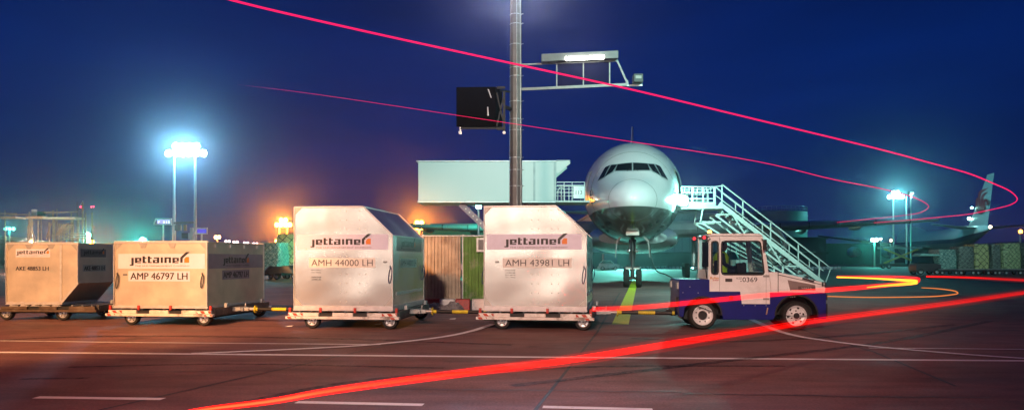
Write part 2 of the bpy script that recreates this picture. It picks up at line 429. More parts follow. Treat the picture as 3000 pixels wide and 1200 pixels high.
for (xa, ya, xb, yb) in ((1040, 1137, 2000, 1148), (2000, 1153, 2900, 1165), (300, 1092, 900, 1080)):
    mark([gnd(xa+(xb-xa)*k/24+rg.uniform(-4, 4), ya+(yb-ya)*k/24+rg.uniform(-1.2, 1.2)) for k in range(25)], 0.03, 0.0055, CRK, 'crack')
# ------------------------------------------------------------------ CONTAINERS
LOGO = []
def rc(a, b, c, d): LOGO.append([(a, b), (c, b), (c, d), (a, d)])
def ltr_e(o):
    rc(o, 452, o+72, 604); rc(o+72, 452, o+197, 490); rc(o+130, 490, o+197, 530); rc(o+72, 530, o+197, 556); rc(o+72, 574, o+185, 606)
def ltr_t(o):
    rc(o, 410, o+70, 604); rc(o+70, 450, o+122, 478); rc(o+70, 572, o+122, 604)
rc(150, 455, 222, 655); rc(100, 645, 150, 678); LOGO.append([(150, 645), (222, 655), (205, 678), (150, 678)])
ltr_e(258); ltr_t(490); ltr_t(648)
rc(830, 440, 995, 476); rc(925, 476, 995, 605); rc(800, 510, 925, 535); rc(800, 535, 868, 605); rc(868, 574, 925, 605)
rc(1040, 440, 1105, 600)
rc(1150, 438, 1220, 600); rc(1220, 438, 1350, 476); rc(1282, 476, 1350, 600)
ltr_e(1390)
LOGO.append([(1625, 592), (1625, 445), (1700, 470), (1700, 592)])
LOGO.append([(1625, 445), (1800, 290), (1912, 290), (1700, 470)])
HOUSE = [(1745, 592), (1745, 490), (1797, 430), (1890, 430), (1890, 592)]
def logo(parent, X0, X1, Zb, to3):
    """word mark between X0 and X1, the foot of the j at Zb"""
    s = (X1-X0)/1812.0
    fx = lambda p: (X0+(p[0]-100)*s, Zb+(678-p[1])*s)
    mb = MB(); put_polys(mb, LOGO, fx, to3); mb.build('lettering', INK, parent, smooth=False)
    mb = MB(); put_polys(mb, [HOUSE], fx, to3); mb.build('house_mark', ORANGE, parent, smooth=False)
    mb = MB(); put_text(mb, 'THE ULD MANAGEMENT COMPANY', X0+160*s, X1, Zb-28*s, Zb+14*s, 0, 0.0, to3)
    mb.build('tagline', INK, parent, smooth=False)
def container(label, loc, rz, poly, depth, kind, number, side_poly=None):
    t = thing('cargo_container', label, 'cargo container', loc, rz, 'air cargo containers on dollies')
    skin = ALU if kind == 'AMH' else ALU2
    base = 0.11 if kind == 'AMH' else 0.05
    W = max(p[0] for p in poly); H = max(p[1] for p in poly)
    MB().prism(poly, 0.012, depth-0.012).build('shell', skin, t, smooth=False)
    # pallet base and edge profile
    x0 = min(p[0] for p in poly if p[1] < base+0.01); x1 = max(p[0] for p in poly if p[1] < base+0.01)
    b = MB(); b.bx(x0-0.02, x1+0.02, -0.02, depth+0.02, -0.012, 0.012)
    b.bx(x0-0.012, x1+0.012, -0.012, depth+0.012, 0.014, base)
    for k in range(5):
        xx = x0+0.14+k*(x1-x0-0.28)/4
        b.bx(xx-0.06, xx+0.06, -0.018, -0.0135, 0.035, 0.072)
    b.build('pallet_base', mat('base_plate', (0.62, 0.59, 0.60), 0.45, 0.4, 0.12, 7), t, bevel=0.003)
    fr = MB(); n = len(poly)
    fw = 0.035 if kind == 'AMH' else 0.06
    for i in range(n):
        a = poly[i]; c = poly[(i+1) % n]
        if a[1] < base+0.02 and c[1] < base+0.02: continue
        for y in (0.0, depth):
            fr.bar((a[0], y, a[1]), (c[0], y, c[1]), 0.02, fw)
    for p in poly:
        if p[1] > base+0.02: fr.bar((p[0], 0.012, p[1]), (p[0], depth-0.012, p[1]), fw*0.8, 0.02)
    fr.build('edge_frame', FRAME, t, bevel=0.003)
    rv = MB()
    if kind == 'AMH':
        gs = 0.19
        for gx, gz, sx, sz in ((0.0, base, 1, 1), (0.0, H, 1, -1), (W, base, -1, 1)):
            MB().prism([(gx+0.012*sx, gz+0.012*sz), (gx+gs*sx, gz+0.012*sz), (gx+0.012*sx, gz+gs*sz)], -0.0015, 0.0105).build('corner_gusset', GUSS, t, smooth=False)
        for cx_ in (0.47, 0.535, 0.665, 0.73):
            for k in range(11):
                z = base+0.1+k*(H-base-0.2)/10
                rv.tube((cx_*W, 0.003, z), (cx_*W, 0.012, z), 0.011, 0.014, 6)
        for k in range(34):
            x = 0.06+k*(W-0.12)/33
            rv.tube((x, -0.0155, base-0.006), (x, -0.011, base-0.006), 0.006, n=5)
        for k in range(26):
            z = base+0.06+k*(H-base-0.12)/25
            rv.tube((0.004, -0.014, z), (0.004, -0.009, z), 0.006, n=5)
    else:
        for fx_ in (0.0, 0.3, 0.63, 1.0):
            x = 0.06+fx_*(W-0.12)
            if 0 < fx_ < 1:
                MB().prism([(x-0.11, H-fw/2), (x+0.11, H-fw/2), (x+0.05, H-0.15), (x-0.05, H-0.15)], -0.001, 0.0105).build('roof_bracket', GUSS, t, smooth=False)
            for dx in (-0.05, 0.0, 0.05):
                rv.tube((x+dx, -0.016, H-0.012), (x+dx, -0.009, H-0.012), 0.010, n=6)
        for k in range(30):
            z = base+0.06+k*(H-base-0.12)/29
            rv.tube((0.07, 0.0, z), (0.07, 0.0118, z), 0.006, n=5)
        for gx, gz, sx, sz in ((0.0, H, 1, -1), (W, H, -1, -1)):
            MB().prism([(gx+0.03*sx, gz+0.03*sz), (gx+0.21*sx, gz+0.03*sz), (gx+0.03*sx, gz+0.21*sz)], 0.002, 0.0108).build('corner_gusset', GUSS, t, smooth=False)
    rv.build('rivets', FRAME, t)
    if kind == 'AKE':
        MB().bx(1.50, 1.56, -0.012, 0.0105, base+0.02, H-0.03).build('door_post', FRAME, t, bevel=0.003)
    return t
def label_face(t, x0, x1, z0, z1, lx0, lx1, lzb, num, nx0, nx1, nz0, nz1, to3, band=STICK, numst=NUMST, off=0.004):
    """a sticker band with the word mark, and the number sticker under it; to3(a, b, lift) maps face coordinates into the container"""
    f = lambda lift: (lambda a, b: to3(a, b, lift))
    mb = MB(); mb.add([to3(x0, z0, 0.0035), to3(x1, z0, 0.0035), to3(x1, z1, 0.0035), to3(x0, z1, 0.0035)], [(0, 1, 2, 3)])
    mb.add([to3(x0, z0, 0), to3(x1, z0, 0), to3(x1, z1, 0), to3(x0, z1, 0)], [(3, 2, 1, 0)])
    p = mb.build('logo_band', band, t, smooth=False)
    logo(p, lx0, lx1, lzb, f(0.006))
    mb = MB(); h = nz1-nz0
    mb.add([to3(nx0-0.06, nz0-h*0.25, 0.0035), to3(nx1+0.06, nz0-h*0.25, 0.0035), to3(nx1+0.06, nz1+h*0.25, 0.0035), to3(nx0-0.06, nz1+h*0.25, 0.0035)], [(0, 1, 2, 3)])
    q = mb.build('number_plate', numst, t, smooth=False)
    mb = MB()
    for dx in ((-0.006, 0.0, 0.006) if off else (0.0,)): put_text(mb, num, nx0+dx, nx1+dx, nz0, nz1, 0, 0.0, f(0.006+dx*0.2))
    mb.build('lettering', INK, q, smooth=False)
def front(a, b, l): return (a, 0.012-l, b)
def right(W): return lambda a, b, l: (W-0.0+l, a, b)
STRAP = mat('blue_webbing', (0.012, 0.02, 0.10), 0.7, 0, 0.2)
def strap(t, x, y, z, m=STRAP, h=0.36):
    pts = []
    for k in range(15):
        a = -math.pi/2+2*math.pi*k/14
        pts.append((x+0.035*math.cos(a)+0.02*math.sin(a), y, z-h/2+h/2*math.sin(a)))
    mb = MB(); mb.path(pts, 0.011, 6); mb.tube((x, y, z), (x, y, z+0.05), 0.014, n=6); mb.build('pull_strap', m, t)
DECK = 0.44
def handle(t, x, z):
    mb = MB(); mb.bx(x-0.045, x+0.045, 0.000, 0.0105, z-0.02, z+0.02); mb.build('latch', mat('latch_metal', (0.2, 0.2, 0.2), 0.4, 0.7), t, bevel=0.003)
def specs(t, x, z, lines):
    mb = MB()
    for i, s in enumerate(lines):
        if s: put_text(mb, s, x, x+0.24, z-i*0.055, z-i*0.055+0.03, 0, 0.004, lambda a, b: (a, 0.006, b))
    mb.build('specification_lines', INK, t, smooth=False)

AMHP = [(0, 0.11), (2.40, 0.11), (2.40, 1.76), (1.69, 2.44), (0, 2.44)]
def amh(label, loc, rz, num, nx, order):
    t = container(label, loc, rz, AMHP, 3.18, 'AMH', num)
    label_face(t, 0.06, 2.29, 1.43, 1.79, nx-0.02, nx+1.47, 1.485, num, nx, nx+1.50, 1.045, 1.195, front, off=0.0)
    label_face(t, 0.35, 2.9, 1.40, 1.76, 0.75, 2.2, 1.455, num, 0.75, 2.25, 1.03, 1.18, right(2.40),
               band=mat('shaded_sticker', (0.16, 0.16, 0.17), 0.3), numst=mat('metal_sticker', (0.4, 0.4, 0.4), 0.4, 0.6), off=0.0)  # same logo band in a darker colour for the shaded side face
    specs(t, nx, 0.93, order)
    strap(t, 2.34, -0.005, 1.0); strap(t, -0.03, 0.1, 0.98); strap(t, 2.435, 2.95, 1.0)
    MB().bx(2.402, 2.415, 0.3, 2.9, 0.35, 0.42).build('side_batten', FRAME, t, bevel=0.003)
    return t
def th(a): return -R(a)
L1 = (-5.18, 17.86, DECK); A1 = amh('silver container numbered AMH 44000 LH with a dark sloping roof edge', L1, th(6.5), 'AMH 44000 LH', 0.42, ['MGW  6804 Kg', 'Tare   344 Kg', '', 'INTERNAL VOLUME', 'LOAD MAX 6460'])
L2 = (-0.655, 17.68, DECK); A2 = amh('silver container numbered AMH 43981 LH standing in front of the tall mast', L2, th(8.5), 'AMH 43981 LH', 0.50, ['INTERNAL VOLUME', 'LOAD MAX 6460', 'MGW  6804 Kg', 'Tare   344 Kg'])
handle(A1, 2.22, 1.14); handle(A2, 0.31, 1.14)
AMPP = [(0, 0.05), (2.44, 0.05), (2.44, 1.63), (0, 1.63)]
L3 = (-9.93, 18.76, DECK)
A3 = container('wide low container numbered AMP 46797 LH with a full width white logo band', L3, th(6.2), AMPP, 3.18, 'AMP', '')
label_face(A3, 0.09, 2.37, 0.97, 1.34, 0.40, 1.98, 1.045, 'AMP 46797 LH', 0.42, 1.92, 0.70, 0.87, front, numst=STICK, off=0.004)
label_face(A3, 0.06, 3.1, 0.97, 1.34, 0.78, 2.25, 1.045, 'AMP 46797 LH', 0.80, 2.2, 0.72, 0.88, right(2.44), band=mat('shaded_lilac_sticker', (0.30, 0.26, 0.34), 0.4), numst=mat('shaded_lilac_sticker', (0.3, 0.26, 0.34)), off=0.004)  # band colour darkened here for the side in shade
strap(A3, 0.09, -0.03, 0.82, BLACK, 0.34); strap(A3, 2.32, -0.03, 0.82, BLACK, 0.32)
for k in range(4):
    MB().bx(2.44, 2.475, 0.35+k*0.78, 0.43+k*0.78, 1.50, 1.585).build('roof_fitting', FRAME, A3, bevel=0.004)
MB().bx(0.22, 0.34, 0.004, 0.0115, 0.80, 0.84).build('latch', mat('latch_metal', (0.2, 0.2, 0.2), 0.4, 0.7), A3)
AKEP = [(0, 0.05), (1.55, 0.05), (2.01, 0.57), (2.01, 1.63), (0, 1.63)]
L4 = (-13.62, 20.24, DECK)
A4 = container('small container numbered AKE 48853 LH with an undercut lower corner', L4, th(4), AKEP, 1.53, 'AKE', '')
label_face(A4, 0.25, 1.22, 1.26, 1.48, 0.27, 1.20, 1.305, 'AKE 48853 LH', 0.25, 1.18, 0.90, 1.01, front, numst=ALU2, off=0.004)
label_face(A4, 0.1, 1.22, 1.26, 1.48, 0.22, 1.15, 1.305, 'AKE 48853 LH', 0.25, 1.15, 0.90, 1.02, right(2.01), band=mat('shaded_sticker', (0.16, 0.16, 0.17), 0.3), numst=mat('metal_sticker', (0.4, 0.4, 0.4), 0.4, 0.6), off=0.004)  # side band darkened in colour for shade, as on the tall containers

# ------------------------------------------------------------------ DOLLIES
def wheel_mb(r, rimr, w):
    tyre = MB().lathe([(rimr, -w/2), (r*0.90, -w/2-0.004), (r*0.975, -w/2*0.7), (r, -w/2*0.35), (r, w/2*0.35), (r*0.975, w/2*0.7), (r*0.90, w/2), (rimr, w/2)], n=32, close=True)
    rim = MB().lathe([(rimr, -w/2+0.004), (rimr*0.93, -w/2+0.002), (rimr*0.86, -w/2+0.03), (rimr*0.60, -w/2+0.035), (rimr*0.45, -w/2+0.012), (rimr*0.20, -w/2+0.008), (0.001, -w/2+0.004)], n=28)
    return tyre, rim
def add_wheel(parent, c, r=0.195, rimr=0.125, w=0.13, rimmat=RIM, name='wheel', holes=True):
    ty, rm = wheel_mb(r, rimr, w)
    o = ty.build(name, RUBBER, parent, c)
    if holes:
        h = rm.mi(1)
        for k in range(5):
            a = 2*math.pi*k/5+0.3; x = math.cos(a)*rimr*0.68; z = math.sin(a)*rimr*0.68
            h.tube((x, -w/2+0.0445, z), (x, -w/2+0.024, z), rimr*0.13, n=10)
        h.lathe([(0.001, -w/2-0.012), (rimr*0.12, -w/2-0.01), (rimr*0.13, -w/2+0.01)], n=10)
    q = rm.build('rim', [rimmat, BLACK], o, (0, 0, 0))
    return o
def dolly(label, loc, rz, W, depth, hazard=True, bar=True, barlen=1.15, wx=(0.42, 2.32)):
    """origin = the near left foot of its container, on the ground; x along the train, y away from the lane"""
    t = thing('cargo_dolly', label, 'dolly', loc, rz, 'cargo dollies coupled in a train')
    x0, x1 = -0.12, W+0.12
    ch = MB(); ch.bx(x0+0.05, x1-0.05, 0.10, depth+0.05, 0.27, 0.38)
    for yy in (0.35, depth-0.35): ch.bx(x0+0.05, x1-0.05, yy-0.05, yy+0.05, 0.18, 0.268)
    for xx in wx: ch.tube((xx, 0.05, 0.195), (xx, depth-0.05, 0.195), 0.04, n=8)
    ch.build('chassis', DARK, t, bevel=0.006)
    ro = MB()
    for k in range(9):
        x = x0+0.2+k*(x1-x0-0.4)/8
        ro.tube((x, 0.12, 0.395), (x, depth, 0.395), 0.022, n=8)
    ro.build('rollers', GALV, t)
    for yy, nm in ((0.0, 'side_rail'), (depth+0.06, 'side_rail')):
        r_ = MB(); y0, y1 = yy-0.07, yy+0.02
        r_.bx(x0-0.06, x1+0.06, y0-0.03, y1, 0.235, 0.298)
        xs = [x0, x0+0.74, x0+1.08, x0+1.58, x0+1.92, x1]
        for a, b_ in ((0, 1), (2, 3), (4, 5)):
            r_.bx(xs[a], xs[b_], y0, y1, 0.301, 0.385)
        r_.mi(1)
        for a, b_ in ((1, 2), (3, 4)): r_.bx(xs[a]+0.002, xs[b_]-0.002, y0+0.055, y1, 0.301, 0.375)
        o = r_.build(nm, [DOLLYW if hazard else mat('rusty_rail', (0.10, 0.065, 0.045), 0.6, 0.2, 0.35, 5, dirt=(0.3, 0.25, 0.2), dirt_amt=0.6), DARK], t, bevel=0.005)
        if hazard:
            yf = y0-0.0025 if yy == 0 else y1+0.0025
            for a, b_, z0, z1, off in ((x0+0.0, x0+0.36, 0.312, 0.374, 0), (x1-0.36, x1-0.0, 0.312, 0.374, 0)):
                MB().add([(a, yf, z0), (b_, yf, z0), (b_, yf, z1), (a, yf, z1)], [(0, 1, 2, 3)]).build('hazard_stripes', HAZ, o, smooth=False)
            yf2 = y0-0.0325 if yy == 0 else y1+0.0025
            for a, b_ in ((x0-0.05, x0+0.2), (x1-0.15, x1+0.05)):
                MB().add([(a, yf2, 0.241), (b_, yf2, 0.241), (b_, yf2, 0.292), (a, yf2, 0.292)], [(0, 1, 2, 3)]).build('hazard_stripes', HAZ, o, smooth=False)
    for xx in ((x0+0.03, x0+0.78, x0+1.62, x1-0.02) if hazard else ()):
        MB().bx(xx-0.03, xx+0.03, -0.052, 0.0, 0.386, 0.50).build('locking_stop', REDP, t, bevel=0.006)
    for xx in wx:
        for yy in (0.10, depth-0.10): add_wheel(t, (xx, yy, 0.195))
    e = MB(); e.bx(x1-0.05, x1+0.02, 0.08, depth, 0.24, 0.42)
    o = e.build('end_beam', mat('scuffed_end_beam', (0.10, 0.09, 0.085), 0.6, 0.2, 0.3, 7, dirt=(0.35, 0.33, 0.3), dirt_amt=0.6), t, bevel=0.006)
    for yy in (0.7, depth-0.5): MB().bx(x1-0.01, x1+0.06, yy-0.07, yy+0.07, 0.421, 0.53).build('end_stop', GALV, t, bevel=0.006)
    if bar:
        yb = depth*0.36
        c = MB(); c.bx(x1+0.021, x1+0.30, yb-0.16, yb+0.16, 0.30, 0.40); c.bx(x1+0.301, x1+0.42, yb-0.08, yb+0.08, 0.305, 0.395)
        c.tube((x1+0.22, yb-0.2, 0.36), (x1+0.22, yb+0.2, 0.36), 0.05, n=10); c.tube((x1+0.3, yb, 0.40), (x1+0.3, yb, 0.50), 0.02, n=8)
        c.tube((x1+0.421, yb, 0.35), (x1+0.56, yb, 0.35), 0.045, n=10)
        c.build('coupling', GALV, t, bevel=0.006)
        b = MB(); b.lathe([(0.001, 0.565), (0.10, 0.565), (0.10, 0.59), (0.001, 0.59)], (x1, yb, 0.35), 'X', 14)
        b.tube((x1+0.592, yb, 0.35), (x1+0.592+barlen, yb-barlen*0.07, 0.35), 0.045, n=12)
        b.build('tow_bar', YB, t)
    return t
def at(L, z=0): return (L[0], L[1], 0)
dolly('white railed dolly under the container numbered AMH 43981 LH', at(L2), th(8.5), 2.40, 3.24, barlen=1.35)
dolly('white railed dolly under the container numbered AMH 44000 LH', at(L1), th(6.5), 2.40, 3.24, barlen=1.55)
dolly('white railed dolly under the wide low container numbered AMP 46797 LH', at(L3), th(6.2), 2.44, 3.24, barlen=1.5)
d4 = dolly('rusty dolly with ridged deck under the small container numbered AKE 48853 LH', at(L4), th(4), 2.40, 1.9, hazard=False, barlen=0.85, wx=(-0.05, 1.55))
mb = MB()
for k in range(5):
    x = 0.1+k*0.3; mb.prism([(x, 0.386), (x+0.26, 0.386), (x+0.26, 0.40), (x+0.05, 0.425)], -0.055, 0.0)
mb.build('deck_ridges', FRAME, d4, smooth=False)
# ------------------------------------------------------------------ TOW TRACTOR
T = thing('tow_tractor', 'white and royal blue baggage tractor with a closed cab and long bonnet', 'tractor', (3.92, 17.62, 0), R(-4))
TW = 1.45   # width, near side at y = 0
def arcpts(cx_, cz_, r, a0, a1, k=14): return [(cx_+r*math.cos(R(a0+(a1-a0)*i/k)), cz_+r*math.sin(R(a0+(a1-a0)*i/k))) for i in range(k+1)]
RW, FW = (0.55, 0.335), (2.69, 0.335)
# blue lower body with both wheel arches cut out
poly = [(0.02, 0.30), (-0.0, 0.42), (0.0, 1.14), (0.03, 1.17), (0.70, 1.17), (0.70, 0.89), (1.41, 0.89), (1.45, 0.60), (2.09, 0.60), (2.09, 0.865), (3.36, 0.865), (3.36, 0.26), (3.20, 0.26)]
poly += [(3.17, 0.335)] + arcpts(FW[0], FW[1], 0.47, 0, 180) + [(2.16, 0.24), (1.02, 0.24), (1.0, 0.335)] + arcpts(RW[0], RW[1], 0.42, 0, 140) + [(0.13, 0.50), (0.10, 0.30)]
body = MB().prism(poly, 0.0, TW).build('lower_body', BLUEP, T, bevel=0.012)
inn = MB(); inn.bx(0.12, 3.2, 0.36, TW-0.36, 0.22, 0.80)
inn.tube((RW[0], 0.1, RW[1]), (RW[0], TW-0.1, RW[1]), 0.07); inn.tube((FW[0], 0.1, FW[1]), (FW[0], TW-0.1, FW[1]), 0.07)
inn.build('undercarriage', BLACK, T)
MB().ringplate(arcpts(FW[0], FW[1], 0.50, 0, 180), arcpts(FW[0], FW[1], 0.465, 0, 180), -0.02, 0.30).build('arch_lip', BLACK, T)
MB().ringplate(arcpts(RW[0], RW[1], 0.45, 0, 138), arcpts(RW[0], RW[1], 0.415, 0, 138), -0.02, 0.30).build('arch_lip', BLACK, T)
tp = MB()
for k in range(5):
    a = R(62+k*14); tp.bar((RW[0]+0.415*math.cos(a), -0.012, RW[1]+0.415*math.sin(a)), (RW[0]+0.36*math.cos(a), 0.25, RW[1]+0.40*math.sin(a)), 0.04, 0.012)
tp.build('arch_brackets', GALV, T)
def tug_wheel(c, dish, near=True):
    r, rr, w_ = 0.335, 0.235, 0.26
    ty, _ = wheel_mb(r, rr, w_)
    o = ty.build('wheel', RUBBER, T, c)
    s = 1 if near else -1
    if dish:
        pr = [(rr, -0.13), (rr*0.95, -0.128), (rr*0.90, -0.07), (rr*0.66, -0.05), (rr*0.58, -0.085), (rr*0.36, -0.085), (rr*0.34, -0.13), (rr*0.30, -0.135), (0.001, -0.135)]
    else:
        pr = [(rr, -0.13), (rr*0.95, -0.132), (rr*0.90, -0.10), (rr*0.80, -0.085), (rr*0.46, -0.085), (rr*0.45, -0.10)]
    rim = MB().lathe([(a, b*s) for a, b in pr], n=36).build('rim', mat('white_wheel_rim', (0.72, 0.72, 0.74), 0.4, 0.1, 0.1, 10), o)
    h = MB()
    for k in range(8 if not dish else 6):
        a = 2*math.pi*(k+0.5)/(8 if not dish else 6)
        q = 0.68 if not dish else 0.47
        h.tube((rr*q*math.cos(a), -0.094*s, rr*q*math.sin(a)), (rr*q*math.cos(a), -0.06*s, rr*q*math.sin(a)), 0.017, n=8)
    if dish:
        for k in range(6):
            a = 2*math.pi*k/6+0.2
            h.tube((rr*0.78*math.cos(a), -0.066*s, rr*0.78*math.sin(a)), (rr*0.78*math.cos(a), -0.03*s, rr*0.78*math.sin(a)), 0.026, n=10)
        h.lathe([(0.001, -0.139*s), (rr*0.29, -0.139*s), (rr*0.30, -0.136*s)], n=16)
    else:
        h.lathe([(0.001, -0.15*s), (rr*0.36, -0.15*s), (rr*0.42, -0.13*s), (rr*0.45, -0.08*s)], n=20)
    h.build('hub', BLACK, rim)
tug_wheel((RW[0], 0.13, RW[1]), False); tug_wheel((FW[0], 0.13, FW[1]), True)
tug_wheel((RW[0], TW-0.13, RW[1]), False, False); tug_wheel((FW[0], TW-0.13, FW[1]), True, False)
# white bonnet
bon = MB().prism([(2.093, 0.868), (3.35, 0.868), (3.35, 1.10), (2.28, 1.345), (2.063, 1.345), (2.095, 1.15)], 0.012, TW-0.012).build('bonnet', WHITEP, T, bevel=0.015)
pm = MB(); pm.add([(a, 0.0095, b) for a, b in ((2.49, 1.165), (3.11, 1.05), (3.13, 0.925), (2.55, 0.925))], [(0, 1, 2, 3)])
grille = pm.build('bonnet_panel', mat('grey_bonnet_panel', (0.22, 0.17, 0.16), 0.5, 0, 0.1), bon, smooth=False)
pm = MB(); pm.add([(a, 0.006, b) for a, b in ((2.73, 1.02), (3.12, 1.02), (3.12, 0.935), (2.73, 0.935))], [(0, 1, 2, 3)])
plate = pm.build('maker_plate', mat('brown_plate', (0.10, 0.075, 0.07), 0.4), grille, smooth=False)
pm = MB(); put_text(pm, 'VARTA', 2.80, 3.04, 0.955, 0.995, 0.003, 0.01); pm.build('lettering', mat('silver_lettering', (0.5, 0.48, 0.48), 0.4), plate, smooth=False)
ln = MB(); ln.bar((2.275, 0.004, 0.87), (2.275, 0.004, 1.345), 0.012); ln.bar((2.28, 0.004, 1.285), (3.34, 0.004, 1.04), 0.012)
ln.build('bonnet_seam', BLACK, bon)
hb = MB(); hb.bar((2.82, -0.02, 1.20), (3.08, -0.02, 1.135), 0.02, 0.03); hb.build('handle', BLACK, bon)
lt = MB(); lt.bar((3.28, -0.01, 1.02), (3.28, -0.01, 1.12), 0.04, 0.02); lt.bar((3.34, 0.02, 1.0), (3.34, 0.02, 1.12), 0.03, 0.03); lt.build('bonnet_latch', BLACK, bon)
bp = MB(); bp.bx(3.361, 3.43, 0.1, TW-0.1, 0.30, 0.62); bp.bx(3.361, 3.40, 0.02, TW-0.02, 0.70, 0.84); bp.build('front_bumper', BLACK, T, bevel=0.01)
for yy in (0.2, TW-0.2):
    MB().lathe([(0.001, 3.42), (0.07, 3.415), (0.085, 3.402), (0.085, 3.37)], (0, yy, 0.77), 'X', 16).build('headlight', mat('lamp_lens', (0.7, 0.7, 0.65), 0.1), T)
# cab shell : door side with real openings
def side(y0, y1, nm):
    m_ = MB()
    wz0, wz1 = 1.285, 2.065
    m_.prism([(0.705, 0.893), (1.405, 0.893), (1.445, 0.605), (2.087, 0.605), (2.087, 1.15), (2.055, 1.345), (2.04, wz0), (0.705, wz0)][:6]+[(2.062, wz0), (0.705, wz0)], y0, y1)
    m_.prism([(0.705, wz1), (1.925, wz1), (1.905, 2.18), (0.705, 2.18)], y0, y1)
    m_.bx(0.705, 0.745, y0, y1, wz0+0.0015, wz1-0.0015)
    m_.bx(0.91, 0.985, y0, y1, wz0+0.0015, wz1-0.0015)
    m_.prism([(1.955, wz0+0.0015), (2.062, wz0+0.0015), (1.925, wz1-0.0015), (1.868, wz1-0.0015)], y0, y1)
    return m_.build(nm, WHITEP, T, bevel=0.004)
door = side(0.0, 0.035, 'cab_side'); side(TW-0.035, TW, 'cab_side')
def seal(x0, x1, z0, z1, r, tilt, par):
    k = 6
    o_ = rrect(x0-0.02, x1+0.02, z0-0.02, z1+0.02, r+0.02, k); i_ = rrect(x0+0.015, x1-0.015, z0+0.015, z1-0.015, r, k)
    sk = lambda P: [(x-tilt*max(0, (x-x0)/(x1-x0))*(z-z0)/(z1-z0), z) for x, z in P]
    MB().ringplate(sk(o_), sk(i_), -0.008, 0.010).build('window_seal', BLACK, par)
    pn = MB().prism(sk(i_), 0.012, 0.018).build('window_pane', GLASS, par, smooth=False)
seal(0.985, 1.955, 1.29, 2.06, 0.07, 0.09, door); seal(0.755, 0.90, 1.295, 2.06, 0.068, 0.0, door)
cr = MB(); cr.bx(0.985+0.195, 0.985+0.205, 0.02, 0.03, 1.30, 2.05); cr.bx(1.40, 1.408, 0.02, 0.03, 1.30, 2.05); cr.build('window_divider', BLACK, door)
dh = MB(); dh.bx(1.065, 1.225, -0.012, 0.0, 1.12, 1.195); dh.build('handle', mat('dark_handle', (0.05, 0.045, 0.045), 0.4), door, bevel=0.01)
sl = MB(); sl.bar((0.935, -0.001, 0.90), (0.935, -0.001, 2.17), 0.008); sl.bar((2.0, -0.001, 0.61), (2.0, -0.001, 1.30), 0.008)
for z in (1.25, 0.72): sl.bx(1.93, 2.07, -0.014, 0.0, z-0.02, z+0.025)
sl.build('door_seam', mat('seam_grey', (0.3, 0.29, 0.28), 0.5), door)
tx = MB(); put_text(tx, '0369', 1.46, 1.80, 1.115, 1.225, -0.003, 0.004); put_text(tx, 'KSZ', 1.325, 1.445, 1.18, 1.225, -0.003, 0.0); tx.tube((1.425, -0.003, 1.135), (1.425, 0.0, 1.135), 0.014, n=8)
tx.build('fleet_number', INK, door, smooth=False)
tx = MB(); put_text(tx, 'Rufen', 0.72, 0.915, 1.18, 1.24, -0.003, 0.02); tx.build('sticker_lettering', mat('amber_ink', (0.6, 0.25, 0.02), 0.5), door, smooth=False)
tx = MB(); put_text(tx, 'pusten', 0.78, 0.915, 1.13, 1.175, -0.003, 0.015); tx.build('sticker_lettering', mat('red_ink', (0.45, 0.05, 0.02), 0.5), door, smooth=False)
rf = MB().prism([(0.67, 2.183), (1.93, 2.183), (1.88, 2.225), (1.80, 2.245), (0.75, 2.245), (0.68, 2.225)], -0.03, TW+0.03).build('roof', WHITEP, T, bevel=0.012)
fl = MB(); fl.bx(0.705, 2.05, 0.04, TW-0.04, 0.895, 0.93); fl.build('cab_floor', BLACK, T)
# windscreen (slanted) and rear window with frames
ws = MB()
for y in (0.036, TW-0.086): ws.bar((2.05, y+0.025, 1.30), (1.915, y+0.025, 2.16), 0.05, 0.04)
ws.bar((2.05, 0.06, 1.32), (2.05, TW-0.06, 1.32), 0.04); ws.build('windscreen_frame', WHITEP, T)
g_ = MB(); g_.add([(2.045, 0.06, 1.33), (2.045, TW-0.06, 1.33), (1.92, TW-0.06, 2.15), (1.92, 0.06, 2.15)], [(0, 1, 2, 3)]); g_.build('windscreen', GLASS, T, smooth=False)
rw = MB(); rw.bx(0.68, 0.703, 0.03, TW-0.03, 1.172, 1.40); rw.bx(0.68, 0.703, 0.03, 0.12, 1.402, 2.17); rw.bx(0.68, 0.703, TW-0.12, TW-0.03, 1.402, 2.17)
rw.build('rear_panel', WHITEP, T); g_ = MB(); g_.add([(0.69, 0.12, 1.40), (0.69, TW-0.12, 1.40), (0.69, TW-0.12, 2.17), (0.69, 0.12, 2.17)], [(0, 1, 2, 3)]); g_.build('rear_window', GLASS, T, smooth=False)
mr_ = MB(); mr_.bx(0.52, 0.66, -0.10, -0.05, 1.47, 2.04); mr_.tube((0.60, -0.075, 2.04), (0.72, -0.02, 2.12), 0.012); mr_.tube((0.6, -0.075, 1.47), (0.63, -0.05, 1.20), 0.014); mr_.build('rear_guard', DGLASS, T, bevel=0.01)
mr_ = MB(); mr_.bx(1.90, 1.97, -0.18, -0.09, 1.86, 2.10); mr_.tube((1.92, -0.1, 2.05), (1.9, 0.0, 2.12), 0.012); mr_.build('wing_mirror', BLACK, T, bevel=0.01)
